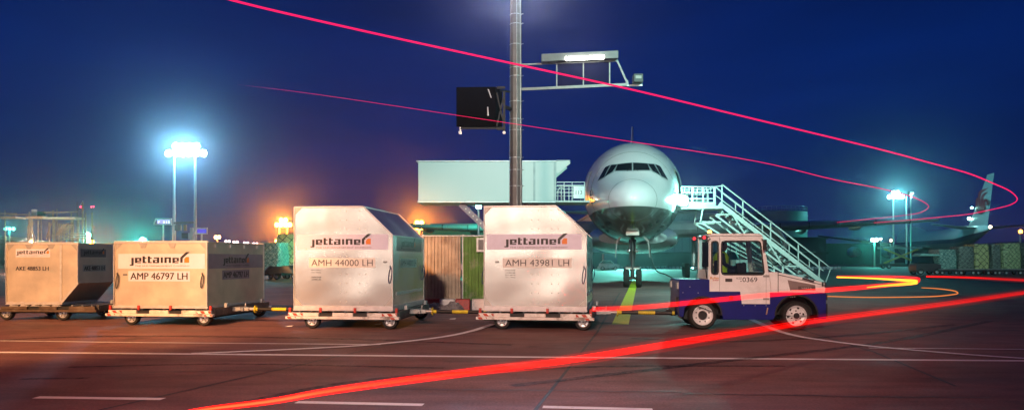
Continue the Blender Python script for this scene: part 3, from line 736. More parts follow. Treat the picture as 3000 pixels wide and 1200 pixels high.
# interior
st = MB(); st.bx(0.98, 1.42, 0.45, 0.95, 0.93, 1.28); st.bx(0.93, 1.03, 0.45, 0.95, 1.28, 1.62); st.build('seat', mat('seat_vinyl', (0.02, 0.02, 0.022), 0.6), T, bevel=0.03)
ds = MB(); ds.bx(1.62, 2.0, 0.15, TW-0.15, 0.93, 1.33); ds.bx(1.36, 1.58, 0.12, 0.30, 1.30, 1.56); ds.build('dashboard', BLACK, T, bevel=0.02)
wl = MB(); pts = [(1.58+0.07*math.cos(a), 0.70+0.19*math.sin(a), 1.44+0.13*math.cos(a)) for a in [2*math.pi*k/16 for k in range(17)]]; wl.path(pts, 0.014, 6); wl.tube((1.58, 0.70, 1.44), (1.72, 0.70, 1.30), 0.02); wl.build('steering_wheel', BLACK, T)
# lights
b_ = MB(); b_.tube((0.80, 0.5, 2.246), (0.80, 0.5, 2.27), 0.05, n=12); b_.build('beacon_base', BLACK, T)
MB().lathe([(0.05, 2.271), (0.052, 2.31), (0.035, 2.335), (0.001, 2.342)], (0.80, 0.5, 0), 'Z', 14).build('beacon', emit('amber_lamp', (1.0, 0.36, 0.06), 9), T)
for x, y in ((0.58, 0.02), (0.50, 0.9)):
    lm = MB(); lm.bx(x-0.06, x+0.06, y-0.04, y+0.05, 2.10, 2.20); lm.bar((x+0.05, y, 2.16), (0.70, y, 2.17), 0.02)
    o = lm.build('tail_light_housing', BLACK, T, bevel=0.006)
    MB().lathe([(0.001, -0.055), (0.032, -0.05), (0.038, -0.041)], (x, y, 2.15), 'Y', 12).build('tail_light', emit('red_lamp', (1.0, 0.03, 0.04), 2.5), o)
MB().lathe([(0.001, -0.016), (0.045, -0.014), (0.052, -0.001)], (1.20, 0, 0.745), 'Y', 16).build('side_reflector', mat('red_reflector', (0.55, 0.02, 0.02), 0.2), T)
hk = MB(); hk.bx(-0.12, -0.002, 0.55, 0.9, 0.28, 0.50); hk.bx(-0.2, -0.122, 0.62, 0.82, 0.33, 0.43); hk.bx(-0.06, -0.004, 0.02, 0.14, 0.60, 0.76); hk.build('tow_hitch', BLACK, T, bevel=0.01)
rl = MB(); rl.bx(-0.035, -0.004, 0.05, 0.30, 0.95, 1.10); rl.bx(-0.035, -0.004, TW-0.3, TW-0.05, 0.95, 1.10); rl.build('rear_lamp_cluster', mat('clear_lens', (0.5, 0.55, 0.55), 0.1), T)
rb = MB()
for x, z in ((0.09, 0.865), (0.44, 0.86), (0.25, 1.0), (1.49, 0.57), (1.75, 0.57), (2.0, 0.57), (2.56, 0.77), (2.6, 0.77), (2.65, 0.775)): rb.tube((x, -0.006, z), (x, 0.0, z), 0.012, n=6)
rb.build('body_bolts', GALV, T)
gh = MB(); gh.bar((2.0, -0.02, 0.36), (2.03, -0.02, 0.52), 0.025); gh.build('step_handle', mat('worn_grip', (0.3, 0.2, 0.15), 0.6), T)

# ------------------------------------------------------------------ DRIVER
def skin_body(name, joints, edges, m, parent, sub=2, root=0):
    me = bpy.data.meshes.new(name); me.from_pydata([j[0] for j in joints], edges, [])
    o = bpy.data.objects.new(name, me); COL.objects.link(o)
    sk = o.modifiers.new('skin', 'SKIN'); sk.use_smooth_shade = True
    for i, j in enumerate(joints):
        d = me.skin_vertices[0].data[i]; d.radius = (j[1], j[2] if len(j) > 2 else j[1])
        d.use_root = (i == root)
    s = o.modifiers.new('sub', 'SUBSURF'); s.levels = sub; s.render_levels = sub
    me.materials.append(m)
    if parent: o.parent = parent
    return o
SKIN = mat('skin', (0.42, 0.24, 0.17), 0.5, 0, 0.06)
D_ = thing('person', 'driver in a hi-vis yellow vest seated inside the tractor cab', 'person', (3.92, 17.62, 0), R(-4))
# seated, facing +x ; hips at z 1.36
J = [((1.14, 0.70, 1.36), 0.15), ((1.11, 0.70, 1.52), 0.15), ((1.10, 0.70, 1.70), 0.17), ((1.11, 0.70, 1.80), 0.10), ((1.12, 0.70, 1.86), 0.055), ((1.15, 0.70, 1.95), 0.085), ((1.15, 0.70, 2.04), 0.09), ((1.145, 0.70, 2.09), 0.06),
     ((1.10, 0.50, 1.75), 0.065), ((1.14, 0.44, 1.52), 0.05), ((1.36, 0.52, 1.44), 0.04), ((1.49, 0.56, 1.46), 0.03),
     ((1.10, 0.90, 1.75), 0.065), ((1.14, 0.96, 1.52), 0.05), ((1.36, 0.88, 1.44), 0.04), ((1.49, 0.84, 1.46), 0.03),
     ((1.20, 0.61, 1.36), 0.09), ((1.57, 0.58, 1.36), 0.07), ((1.60, 0.58, 1.05), 0.05), ((1.61, 0.58, 0.98), 0.045), ((1.75, 0.58, 0.96), 0.035),
     ((1.20, 0.79, 1.36), 0.09), ((1.57, 0.82, 1.36), 0.07), ((1.60, 0.82, 1.05), 0.05), ((1.61, 0.82, 0.98), 0.045), ((1.75, 0.82, 0.96), 0.035)]
E_ = [(0, 1), (1, 2), (2, 3), (3, 4), (4, 5), (5, 6), (6, 7), (2, 8), (8, 9), (9, 10), (10, 11), (2, 12), (12, 13), (13, 14), (14, 15), (0, 16), (16, 17), (17, 18), (18, 19), (19, 20), (0, 21), (21, 22), (22, 23), (23, 24), (24, 25)]
hand = []
for sgn, w0 in ((1, 11), (-1, 15)):
    b0 = J[w0][0]
    for k in range(5):
        i0 = len(J)
        if k < 4:
            y = b0[1]+(k-1.5)*0.022
            J += [((b0[0]+0.05, y, b0[2]+0.035), 0.009), ((b0[0]+0.085, y, b0[2]+0.02), 0.008), ((b0[0]+0.08, y, b0[2]-0.012), 0.007)]
        else:
            J += [((b0[0]+0.02, b0[1]+sgn*0.04, b0[2]+0.01), 0.010), ((b0[0]+0.055, b0[1]+sgn*0.045, b0[2]-0.005), 0.009), ((b0[0]+0.075, b0[1]+sgn*0.03, b0[2]-0.015), 0.008)]
        E_ += [(w0, i0), (i0, i0+1), (i0+1, i0+2)]
skin_body('body', J, E_, mat('dark_work_clothes', (0.02, 0.022, 0.04), 0.8), D_)
hd = MB()
rings = []
for zz, rx, ry, ox in ((1.845, 0.050, 0.050, 0.0), (1.875, 0.072, 0.062, 0.012), (1.91, 0.090, 0.072, 0.012), (1.96, 0.098, 0.078, 0.004), (2.01, 0.100, 0.080, 0.0), (2.06, 0.088, 0.072, -0.004), (2.095, 0.05, 0.045, -0.006)):
    rings.append([(1.155+ox+rx*math.cos(2*math.pi*k/16), 0.70+ry*math.sin(2*math.pi*k/16), zz) for k in range(16)])
hd.loft(rings)
hd.prism([(1.25, 1.965), (1.278, 1.925), (1.25, 1.915)], 0.685, 0.715)
hd.bx(1.13, 1.16, 0.612, 0.622, 1.94, 1.99); hd.bx(1.13, 1.16, 0.778, 0.788, 1.94, 1.99)
hd.mi(1)
for y in (0.67, 0.73): hd.lathe([(0.001, 0.004), (0.010, 0.0)], (1.252, y, 1.972), 'X', 8)
hd.bx(1.25, 1.257, 0.68, 0.72, 1.888, 1.896)
hd.build('head', [SKIN, mat('eye_and_lip', (0.05, 0.02, 0.02), 0.4)], D_)
hr = MB(); rings = []
for zz, rx, ry, ox in ((1.95, 0.085, 0.084, -0.03), (2.0, 0.095, 0.087, -0.02), (2.05, 0.098, 0.082, -0.006), (2.09, 0.075, 0.065, -0.006), (2.112, 0.03, 0.03, -0.006)):
    rings.append([(1.15+ox+rx*math.cos(2*math.pi*k/16), 0.70+ry*math.sin(2*math.pi*k/16), zz) for k in range(16)])
hr.loft(rings).build('hair', mat('dark_hair', (0.012, 0.009, 0.007), 0.6), D_)
vs_ = MB(); rings = []
for zz, rx, ry in ((1.33, 0.185, 0.215), (1.45, 0.18, 0.21), (1.58, 0.185, 0.22), (1.70, 0.185, 0.235), (1.79, 0.13, 0.20), (1.83, 0.08, 0.11)):
    rings.append([(1.11+rx*math.cos(2*math.pi*k/20), 0.70+ry*math.sin(2*math.pi*k/20), zz) for k in range(20)])
vs_.loft(rings, cap=False); HV = mat('hi_vis_yellow', (0.55, 0.75, 0.03), 0.6)
v_ = vs_.build('hi_vis_vest', HV, D_)
bd = MB(); bd.lathe([(0.0, 0)], n=3) if False else None
bd.loft([[(1.11+0.188*math.cos(2*math.pi*k/20), 0.70+0.222*math.sin(2*math.pi*k/20), zz) for k in range(20)] for zz in (1.49, 1.545)], cap=False)
bd.build('reflective_band', mat('reflective_tape', (0.6, 0.58, 0.5), 0.3, 0.4), v_)
# ------------------------------------------------------------------ LARGE AIRCRAFT, NOSE ON
def hermite(xs, ys):
    n = len(xs); d = [(ys[i+1]-ys[i])/(xs[i+1]-xs[i]) for i in range(n-1)]
    m = [d[0]]+[0 if d[i-1]*d[i] <= 0 else 2*d[i-1]*d[i]/(d[i-1]+d[i]) for i in range(1, n-1)]+[d[-1]]
    def f(x):
        if x <= xs[0]: return ys[0]
        if x >= xs[-1]: return ys[-1]
        i = max(j for j in range(n-1) if xs[j] <= x); h = xs[i+1]-xs[i]; t = (x-xs[i])/h
        return (2*t**3-3*t*t+1)*ys[i]+(t**3-2*t*t+t)*h*m[i]+(-2*t**3+3*t*t)*ys[i+1]+(t**3-t*t)*h*m[i+1]
    return f
FS = [0, .06, .2, .5, 1, 1.6, 2.3, 3.2, 4.2, 5.5, 7.5, 10, 42, 50, 57, 62.5]
f_top = hermite(FS, [4.72, 4.93, 5.10, 5.36, 5.68, 5.98, 6.36, 6.98, 7.58, 8.16, 8.66, 8.92, 8.92, 8.90, 8.75, 8.3])
f_bot = hermite(FS, [4.68, 4.47, 4.28, 4.02, 3.76, 3.55, 3.36, 3.18, 3.03, 2.89, 2.77, 2.72, 2.72, 3.9, 5.6, 7.0])
f_w = hermite(FS, [.02, .25, .47, .78, 1.12, 1.42, 1.72, 2.02, 2.28, 2.55, 2.86, 3.1, 3.1, 2.6, 1.6, .5])
def sec(s): t, b = f_top(s), f_bot(s); return (t+b)/2, (t-b)/2, f_w(s)
def inside(x, z, s):
    zc, h, w_ = sec(s); return (x/w_)**2+((z-zc)/h)**2 < 1
def nose_s(x, z):
    a, b = 0.0, 12.0
    for _ in range(40):
        m_ = (a+b)/2
        if inside(x, z, m_): b = m_
        else: a = m_
    return b
def nose_pt(x, z, lift=0.0):
    s = nose_s(x, z); p = Vector((x, s, z))
    if lift:
        e_ = 0.02; n_ = Vector((-(nose_s(x+e_, z)-nose_s(x-e_, z))/(2*e_), 1, -(nose_s(x, z+e_)-nose_s(x, z-e_))/(2*e_)))
        p = p - n_.normalized()*lift
    return p
def nose_patch(q, lift, nu=8, nv=6):
    """q: four (x, z) corners, projected on to the nose"""
    mb = MB(); vs = []
    for j in range(nv+1):
        for i in range(nu+1):
            u, v = i/nu, j/nv
            x = (q[0][0]*(1-u)+q[1][0]*u)*(1-v)+(q[3][0]*(1-u)+q[2][0]*u)*v
            z = (q[0][1]*(1-u)+q[1][1]*u)*(1-v)+(q[3][1]*(1-u)+q[2][1]*u)*v
            vs.append(nose_pt(x, z, lift))
    fs = [(j*(nu+1)+i, j*(nu+1)+i+1, (j+1)*(nu+1)+i+1, (j+1)*(nu+1)+i) for j in range(nv) for i in range(nu)]
    return mb.add(vs, fs)
def side_pt(s, z, sg, lift=0.0):
    zc, h, w_ = sec(s); k = max(0.0, 1-((z-zc)/h)**2)
    return Vector((sg*(w_*math.sqrt(k)+lift), s-lift*0.3, z))
def side_patch(s0, s1, z0, z1, sg, lift, nu=6, nv=10):
    vs = [side_pt(s0+(s1-s0)*i/nu, z0+(z1-z0)*j/nv, sg, lift) for j in range(nv+1) for i in range(nu+1)]
    fs = [(j*(nu+1)+i, j*(nu+1)+i+1, (j+1)*(nu+1)+i+1, (j+1)*(nu+1)+i) for j in range(nv) for i in range(nu)]
    return MB().add(vs, fs)
AP = thing('airliner', 'large white twin engined airliner seen nose on with stairs at its door', 'airliner', (6.1, 38.0, 0), R(-9.1))
PLW = mat('glossy_white_fuselage', (0.74, 0.76, 0.76), 0.20, 0, 0.03, 0.5, coat=0.9)
PLG = mat('grey_belly_reflection', (0.20, 0.21, 0.20), 0.16, 0, 0.05, 0.5, coat=0.8)  # grey for the ground reflected in the belly; unused
PWING = mat('grey_wing_paint', (0.24, 0.27, 0.28), 0.35, 0.1, 0.06, 1)
fu = MB(); st_ = [0, .02, .06, .12, .2, .32, .5, .75, 1, 1.3, 1.6, 1.95, 2.3, 2.7, 3.2, 3.7, 4.2, 4.8, 5.5, 6.4, 7.5, 8.7, 10, 16, 24, 32, 42, 46, 50, 54, 57, 60, 62.5]
NR = 64
rings = []
for s in st_:
    zc, h, w_ = sec(s); rings.append([(w_*math.sin(2*math.pi*k/NR), s, zc+h*math.cos(2*math.pi*k/NR)) for k in range(NR)])
fu.loft(rings)
for i, f in enumerate(fu.f):
    zz = sum(fu.v[j][2] for j in f)/len(f); yy = sum(fu.v[j][1] for j in f)/len(f)
    fu.m[i] = 1 if zz < 4.30 and yy < 50 else 0
fu.m = [0]*len(fu.m)
fus = fu.build('fuselage', zbands('dark_reflection_fuselage', [(0.08, 0.11, 0.10), (0.78, 0.80, 0.80)], [4.34], 0.26, 0.6), AP, angle=60)  # dark lower half paints in the ground reflected by the glossy belly
FRM = mat('window_frame_grey', (0.30, 0.36, 0.36), 0.35, 0.3, 0.05)
WIN = [[(.035, 6.88), (.80, 6.84), (.92, 6.44), (.04, 6.40)], [(.83, 6.83), (1.15, 6.84), (1.48, 6.16), (1.07, 6.40)], [(1.23, 6.84), (1.50, 6.76), (1.90, 5.98), (1.54, 6.13)]]
for sg in (1, -1):
    for q in WIN:
        q2 = [(sg*x, z) for x, z in q]; cx_ = sum(p[0] for p in q2)/4; cz_ = sum(p[1] for p in q2)/4
        grow = [(x+math.copysign(0.045, x-cx_), z+math.copysign(0.045, z-cz_)) for x, z in q2]
        grow = [(x if abs(x) > 0.02 else sg*0.008, z) for x, z in grow]
        o = nose_patch(grow, 0.006).build('cockpit_window', FRM, AP)
        nose_patch(q2, 0.016).build('pane', DGLASS, o)
lg = MB(); lg.bx(0.15, 0.55, 3.9, 4.4, 6.55, 6.65)
sm_ = MB()
for s in (1.25, 4.4, 9.0, 13.0):
    zc, h, w_ = sec(s); sm_.path([(w_*math.sin(2*math.pi*k/72)*1.0005, s, zc+h*math.cos(2*math.pi*k/72)*1.0005) for k in range(73)], 0.011, 4)
for z in (3.6, 7.6):
    for sg in (1, -1): sm_.path([side_pt(4.4+k*0.5, z, sg, 0.001) for k in range(24)], 0.008, 4)
sm_.build('skin_seams', mat('skin_seam_dark', (0.12, 0.13, 0.13), 0.5), fus)  # dark colour of the skin joints
# wipers and sensors
wp = MB()
for sg in (1, -1):
    a = nose_pt(sg*0.02+sg*0.05, 6.36, 0.03); b = nose_pt(sg*0.28, 6.33, 0.03); c = nose_pt(sg*0.16, 6.48, 0.03)
    wp.tube(a, c, 0.012); wp.tube(c, b, 0.012)
wp.build('wiper', BLACK, AP)
for sg in (1, -1):
    ci = [(sg*2.30+0.17*math.cos(a)*0.6, 5.22+0.36*math.sin(a)) for a in [2*math.pi*k/20 for k in range(21)]]
    pb = MB(); pb.path([nose_pt(x, z, 0.004) for x, z in ci], 0.014, 5); pb.tube(nose_pt(sg*2.30, 5.30, 0.0), nose_pt(sg*2.30, 5.30, 0.10), 0.03); pb.tube(nose_pt(sg*2.33, 5.1, 0.0), nose_pt(sg*2.33, 5.1, 0.08), 0.03)
    pb.build('probe_ring', DARK, AP)
    o = side_patch(6.0, 7.15, 4.85, 6.85, sg, 0.008).build('door', mat('door_frame_cream', (0.62, 0.64, 0.40), 0.4), AP)
    side_patch(6.1, 7.05, 4.92, 6.78, sg, 0.016).build('door_opening', DARK if sg > 0 else mat('door_panel', (0.5, 0.52, 0.52), 0.35), o)
for q in ([(-1.42, 3.72), (-1.16, 3.62), (-1.14, 3.52), (-1.36, 3.54)], [(0.80, 3.44), (1.06, 3.42), (1.02, 3.55), (0.92, 3.58)], [(1.25, 3.58), (1.48, 3.72), (1.40, 3.78), (1.28, 3.74)]):
    nose_patch(q, 0.01, 3, 3).build('belly_port', BLACK, AP)
# belly fairing
bf = MB(); rings = []
for s, wv, tp_, bt in ((15.5, 2.4, 3.6, 2.70), (17.5, 3.15, 4.1, 2.35), (20, 3.5, 4.3, 2.15), (30, 3.55, 4.3, 2.1), (35, 3.3, 4.0, 2.3), (39, 2.2, 3.4, 2.68)):
    rings.append([(wv*math.copysign(abs(math.sin(2*math.pi*k/40))**0.75, math.sin(2*math.pi*k/40)), s, (tp_+bt)/2+(tp_-bt)/2*math.copysign(abs(math.cos(2*math.pi*k/40))**0.8, math.cos(2*math.pi*k/40))) for k in range(40)])
bf.loft(rings).build('belly_fairing', PLW, AP, angle=60)
# wings
def aero(x, s, c, z, t):
    prof = [(0, 0), (.02, .28), (.08, .46), (.2, .6), (.4, .62), (.7, .4), (1, .02), (.7, -.22), (.4, -.38), (.2, -.4), (.08, -.32), (.02, -.2)]
    return [(x, s+u*c, z+v*t) for u, v in prof]
for sg in (1, -1):
    wg = MB(); wg.loft([aero(sg*2.6, 19.5, 14.5, 3.85, 1.45), aero(sg*10, 25.4, 9.5, 4.25, 1.0), aero(sg*19, 32.3, 5.8, 4.75, 0.6), aero(sg*29.6, 40.6, 2.2, 5.45, 0.25)])
    wo = wg.build('wing', PWING, AP, angle=50)
    sl_ = MB()
    for x, s, z in ((5, 21.4, 3.98), (12.2, 27.1, 4.37), (15, 29.25, 4.53), (18, 31.55, 4.7), (22, 34.6, 4.95), (26, 37.8, 5.2)):
        sl_.bx(sg*x-0.03, sg*x+0.03, s-0.03, s+0.8, z-0.20, z+0.26)
    sl_.build('slat_gap', DARK, wo)
    for x, s, z in ((9.0, 33.5, 3.7), (15.5, 35.2, 4.25), (21, 38.0, 4.65)):
        MB().lathe([(0.01, 0), (0.22, 0.8), (0.30, 2.0), (0.2, 3.4), (0.02, 4.4)], (sg*x, s-2.5, z), 'Y', 12).build('flap_fairing', PWING, wo)
    en = MB(); en.lathe([(1.42, 0.6), (1.44, 0.25), (1.54, 0.0), (1.66, 0.25), (1.80, 1.2), (1.82, 2.6), (1.6, 4.2), (1.25, 5.2), (1.05, 4.9), (1.42, 1.4), (1.42, 0.6)], (sg*9.65, 19.2, 2.62), 'Y', 40)
    eo = en.build('engine', PLW, AP)
    MB().lathe([(1.44, 0.249), (1.54, -0.012), (1.668, 0.252), (1.70, 0.5), (1.669, 0.253)], (sg*9.65, 19.2, 2.62), 'Y', 40).build('inlet_lip', mat('polished_lip', (0.7, 0.72, 0.72), 0.15, 0.9), eo)
    fn = MB()
    for k in range(22):
        a = 2*math.pi*k/22; b = a+0.2
        fn.add([(sg*9.65+0.42*math.cos(a), 20.2, 2.62+0.42*math.sin(a)), (sg*9.65+0.42*math.cos(b), 20.35, 2.62+0.42*math.sin(b)), (sg*9.65+1.4*math.cos(b+.15), 20.45, 2.62+1.4*math.sin(b+.15)), (sg*9.65+1.4*math.cos(a+.05), 20.2, 2.62+1.4*math.sin(a+.05))], [(0, 1, 2, 3)])
    fn.build('fan_blades', mat('fan_titanium', (0.25, 0.26, 0.27), 0.3, 0.8), eo, smooth=False)
    MB().lathe([(0.001, 0), (0.18, 0.18), (0.34, 0.5), (0.42, 0.85)], (sg*9.65, 19.6, 2.62), 'Y', 20).build('spinner', mat('spinner_grey', (0.5, 0.5, 0.5), 0.3), eo)
    py = MB(); py.prism([(20.4, 4.05), (25.5, 4.2), (26.5, 3.6), (23, 4.0), (21, 4.25)][:4], sg*9.65-0.2, sg*9.65+0.2, 'yz'); py.build('engine_pylon', PLW, eo)
    hs = MB(); hs.loft([aero(sg*1.0, 53.5, 6.5, 7.2, 0.6), aero(sg*10.7, 60.4, 2.4, 7.9, 0.25)]); hs.build('tailplane', PWING, AP, angle=50)
    mg = MB(); mg.tube((sg*5.5, 31.5, 3.9), (sg*5.5, 31.5, 1.0), 0.22); mg.tube((sg*5.5, 30, 0.75), (sg*5.5, 33, 0.75), 0.16); mg.bx(sg*6.1-0.05, sg*6.1+0.05, 30.8, 32.4, 1.2, 3.3)
    mgo = mg.build('main_gear', GALV, AP)
    for s in (30.05, 31.5, 32.95):
        for dx in (-0.7, 0.7):
            c_ = (sg*5.5+dx, s, 0.66)
            MB().lathe([(0.001, -0.1), (0.32, -0.18), (0.34, -0.24), (0.60, -0.22), (0.66, -0.12), (0.66, 0.12), (0.60, 0.22), (0.34, 0.24), (0.32, 0.18), (0.001, 0.1)], (0, 0, 0), 'X', 24).build('wheel', RUBBER, mgo, c_)
fin = MB(); rings = []
for z, s, c, t in ((8.6, 48.5, 10.5, 0.9), (12.5, 52.6, 7.6, 0.6), (18.6, 59.0, 3.6, 0.3)):
    rings.append([(v*t*0.5/0.6, s+u*c, z) for u, v in [(0, 0), (.02, .28), (.08, .46), (.2, .6), (.4, .62), (.7, .4), (1, .02), (.7, -.4), (.4, -.62), (.2, -.6), (.08, -.46), (.02, -.28)]])
fin.loft(rings).build('tail_fin', PLW, AP, angle=50)
# nose gear
ng = MB(); ng.tube((0, 6.1, 3.1), (0, 5.9, 0.55), 0.115, n=12); ng.tube((0, 7.6, 2.9), (0, 6.0, 1.5), 0.07); ng.tube((-0.45, 5.9, 0.54), (0.45, 5.9, 0.54), 0.09)
ng.bx(-0.42, 0.42, 5.72, 5.80, 1.16, 1.22); ng.tube((-0.3, 5.8, 1.3), (0, 5.95, 0.85), 0.035); ng.tube((0.3, 5.8, 1.3), (0, 5.95, 0.85), 0.035)
ng.bx(-0.06, 0.06, 5.55, 5.75, 0.70, 1.15); ng.tube((-0.16, 5.9, 1.6), (-0.16, 5.9, 2.8), 0.05); ng.tube((0.16, 5.9, 1.6), (0.16, 5.9, 2.8), 0.05)
ngo = ng.build('nose_gear', mat('gear_grey', (0.04, 0.042, 0.042), 0.5, 0.2, 0.2), AP)
for dx in (-0.36, 0.36):
    MB().lathe([(0.001, -0.06), (0.26, -0.12), (0.28, -0.17), (0.48, -0.17), (0.545, -0.10), (0.545, 0.10), (0.48, 0.17), (0.28, 0.17), (0.26, 0.12), (0.001, 0.06)], (0, 0, 0), 'X', 28).build('wheel', RUBBER, ngo, (dx, 5.9, 0.545))
    MB().lathe([(0.001, -0.02), (0.09, 0.0), (0.12, 0.08), (0.06, 0.16)], (dx*0.62, 5.55, 2.12), 'Y', 18).build('landing_light', mat('lamp_reflector', (0.5, 0.48, 0.47), 0.15, 0.9), ngo)
    MB().bx(dx*0.62-0.16, dx*0.62+0.16, 5.70, 5.74, 1.05, 1.15).build('torque_plate', mat('light_grey_metal', (0.5, 0.5, 0.48), 0.4, 0.3), ngo)
    MB().prism([(dx*1.75, 2.95), (dx*2.55, 2.72), (dx*2.75, 1.75), (dx*2.62, 1.72), (dx*2.35, 2.60), (dx*1.75, 2.85)], 4.7, 4.76).build('gear_door', mat('door_edge_grey', (0.22, 0.24, 0.24), 0.4), AP)
ib = MB(); ib.bx(-0.36, 0.36, 3.3, 3.6, 2.95, 3.18); ib.build('taxi_light_bar', mat('light_grey_metal', (0.5, 0.5, 0.48), 0.4, 0.3), AP, bevel=0.02)
# ground power cable
cb = MB(); p_ = smoothpts([(0.95, 6.0, 2.72), (1.05, 5.8, 1.9), (1.35, 5.5, 1.0), (1.9, 5.2, 0.75), (2.7, 4.9, 0.35), (3.4, 4.6, 0.10)]); cb.path(p_, 0.035, 6)
tag(cb.build('power_cable', RUBBER, None, (6.1, 38.0, 0), R(-9.1)), 'black ground power cable drooping from the belly of the airliner', 'cable')

# ------------------------------------------------------------------ PASSENGER STAIRS
S = thing('passenger_stairs', 'pale steel passenger stairs leading up to the open airliner door', 'stairs', (0, 44.0, 0), 0)
STW = mat('stairs_paint', (0.40, 0.46, 0.44), 0.4, 0.1, 0.08, 3)
Y0, Y1 = -0.75, 0.75
X0, X1, XB, ZT = 9.75, 11.75, 17.95, 4.72     # platform start, top step, bottom of flight, platform height
pl = MB(); pl.bx(X0, X1+0.55, Y0, Y1, ZT-0.18, ZT); pl.build('platform', STW, S, bevel=0.01)
def rail_set(y, nm='railing'):
    r_ = MB()
    for z in (0.40, 0.75, 1.08): r_.bar((X0, y, ZT+z), (X1-0.1, y, ZT+z), 0.045)
    for k in range(4): x = X0+0.02+k*(X1-X0-0.14)/3; r_.bar((x, y, ZT), (x, y, ZT+1.08), 0.05)
    for k in range(7): x = X0+0.2+k*0.25; r_.bar((x, y, ZT+0.75), (x, y, ZT+1.08), 0.03)
    r_.bx(X0, X1-0.1, y-0.02, y+0.02, ZT+0.01, ZT+0.20)
    r_.build(nm, STW, S)
rail_set(Y0+0.03); rail_set(Y1-0.03)
slope = (ZT-0.35)/(XB-X1-0.5)
def zf(x): return ZT-(x-X1-0.5)*slope
for y in (Y0+0.03, Y1-0.03):
    r_ = MB(); xa, xb = X1+0.35, XB
    for up, w_ in ((1.10, 0.06), (0.62, 0.05)):
        r_.bar((xa, y, zf(xa)+up), (xb, y, zf(xb)+up), w_)
    k = 0
    for x in (xa, 13.3, 14.9, 16.5, 17.7):
        r_.bar((x, y, zf(x)), (x, y, zf(x)+1.10), 0.06)
    r_.bar((X1-0.08, y, ZT+1.08), (xa, y, ZT+1.15), 0.05); r_.bar((X1-0.08, y, ZT), (X1-0.08, y, ZT+1.08), 0.06)
    r_.bar((xb, y, zf(xb)+1.10), (xb+0.42, y, zf(xb)+0.78), 0.05); r_.bar((xb+0.42, y, zf(xb)+0.78), (xb+0.1, y, zf(xb)-0.1), 0.05)
    r_.build('handrail', STW, S)
    g_ = MB(); g_.bar((X1+0.2, y, zf(X1+0.2)-0.1), (XB, y, zf(XB)-0.1), 0.05, 0.24)
    g_.bar((X1+0.0, y, zf(X1)-0.95), (XB-1.6, y, zf(XB-1.6)-0.85), 0.06, 0.10)
    xs = [X1+0.0, 12.7, 13.6, 14.7, 15.6, 16.6]
    for i, (a, b) in enumerate(zip(xs, xs[1:])):
        if i % 2 == 0: g_.bar((a, y, zf(a)-0.9), (b, y, zf(b)-0.15), 0.06, 0.08)
        else: g_.bar((a, y, zf(a)-0.15), (b, y, zf(b)-0.88), 0.06, 0.08)
    g_.bar((X1-0.9, y, ZT-0.95), (X1+0.3, y, ZT-0.95), 0.06, 0.1); g_.bar((X1-0.9, y, ZT-0.95), (X1-0.75, y, ZT-0.15), 0.06)
    g_.bar((X1-0.9, y, ZT-0.95), (13.6, y, 2.1), 0.06, 0.1)
    g_.bar((X1+0.65, y, 3.1), (X1+0.5, y, 0.7), 0.09); g_.bar((15.6, y, zf(15.6)-0.9), (15.6, y, 0.7), 0.09); g_.bar((X1+0.65, y, 2.5), (15.6, y, 0.9), 0.06)
    g_.build('side_truss', STW, S)
stp = MB(); ns = 20
for k in range(ns):
    x = X1+0.5+(k+0.5)*(XB-X1-0.5)/ns; z = zf(x)
    stp.bx(x-0.15, x+0.15, Y0+0.08, Y1-0.08, z-0.04, z-0.008)
stp.build('steps', mat('step_grating', (0.3, 0.34, 0.34), 0.5, 0.4), S)
cs = MB(); cs.bx(11.0, 16.8, Y0-0.1, Y1+0.1, 0.45, 0.75); cs.bx(12.9, 13.9, Y0, Y1-0.3, 0.76, 1.6); cs.build('chassis', mat('stairs_chassis', (0.25, 0.28, 0.28), 0.5), S, bevel=0.02)
for x in (11.9, 15.9):
    for y in (Y0, Y1): add_wheel(S, (x, y, 0.36), 0.36, 0.2, 0.22)

# ------------------------------------------------------------------ HI-LIFT CATERING TRUCK
K = thing('catering_truck', 'catering truck with a raised pale box and front platform beside the airliner nose', 'truck', (0, 43.0, 0), 0)
BOXP = mat('pale_box_panel', (0.47, 0.52, 0.50), 0.45, 0, 0.025, 0.4)
kb = MB(); kb.bx(-5.22, 2.42, -1.25, 1.25, 4.87, 7.04); kb.build('cargo_box', BOXP, K, bevel=0.02)
kr = MB(); kr.bx(-5.32, 2.46, -1.29, 1.29, 7.043, 7.11); kr.bx(-5.25, 2.45, -1.28, 1.28, 4.78, 4.867); kr.build('box_trim', mat('trim_pale', (0.6, 0.64, 0.64), 0.4, 0.2), K, bevel=0.01)
ln = MB(); ln.bx(1.18, 1.30, -1.262, -1.252, 4.87, 7.04); ln.bx(2.32, 2.46, -1.262, -1.252, 4.87, 7.04); ln.build('box_post', mat('box_post_grey', (0.30, 0.36, 0.36), 0.5), K)
cn = MB(); cn.prism([(2.47, 7.08), (3.18, 7.10), (3.26, 6.98), (2.60, 6.42), (2.47, 6.42)], -1.2, -1.15); cn.prism([(2.47, 7.08), (3.18, 7.10), (3.26, 6.98), (2.60, 6.42), (2.47, 6.42)], 1.15, 1.2); cn.bx(2.47, 3.25, -1.2, 1.2, 7.102, 7.14)
cn.build('canopy', BOXP, K)
pf = MB(); pf.bx(2.47, 4.35, -1.2, 1.2, 4.80, 4.90); pf.build('platform', BOXP, K, bevel=0.01)
for y in (-1.17, 1.17):
    ra = MB()
    for z in (5.35, 5.75, 5.92): ra.bar((2.5, y, z), (4.05, y, z), 0.045)
    for x in (2.9, 3.35, 4.05): ra.bar((x, y, 4.9), (x, y, 5.92), 0.05)
    ra.path([(2.55, y, 4.92), (2.56, y, 5.45), (2.66, y, 5.62), (2.82, y, 5.62), (2.92, y, 5.45), (2.93, y, 4.92)], 0.025)
    ra.build('platform_rail', BOXP, K)
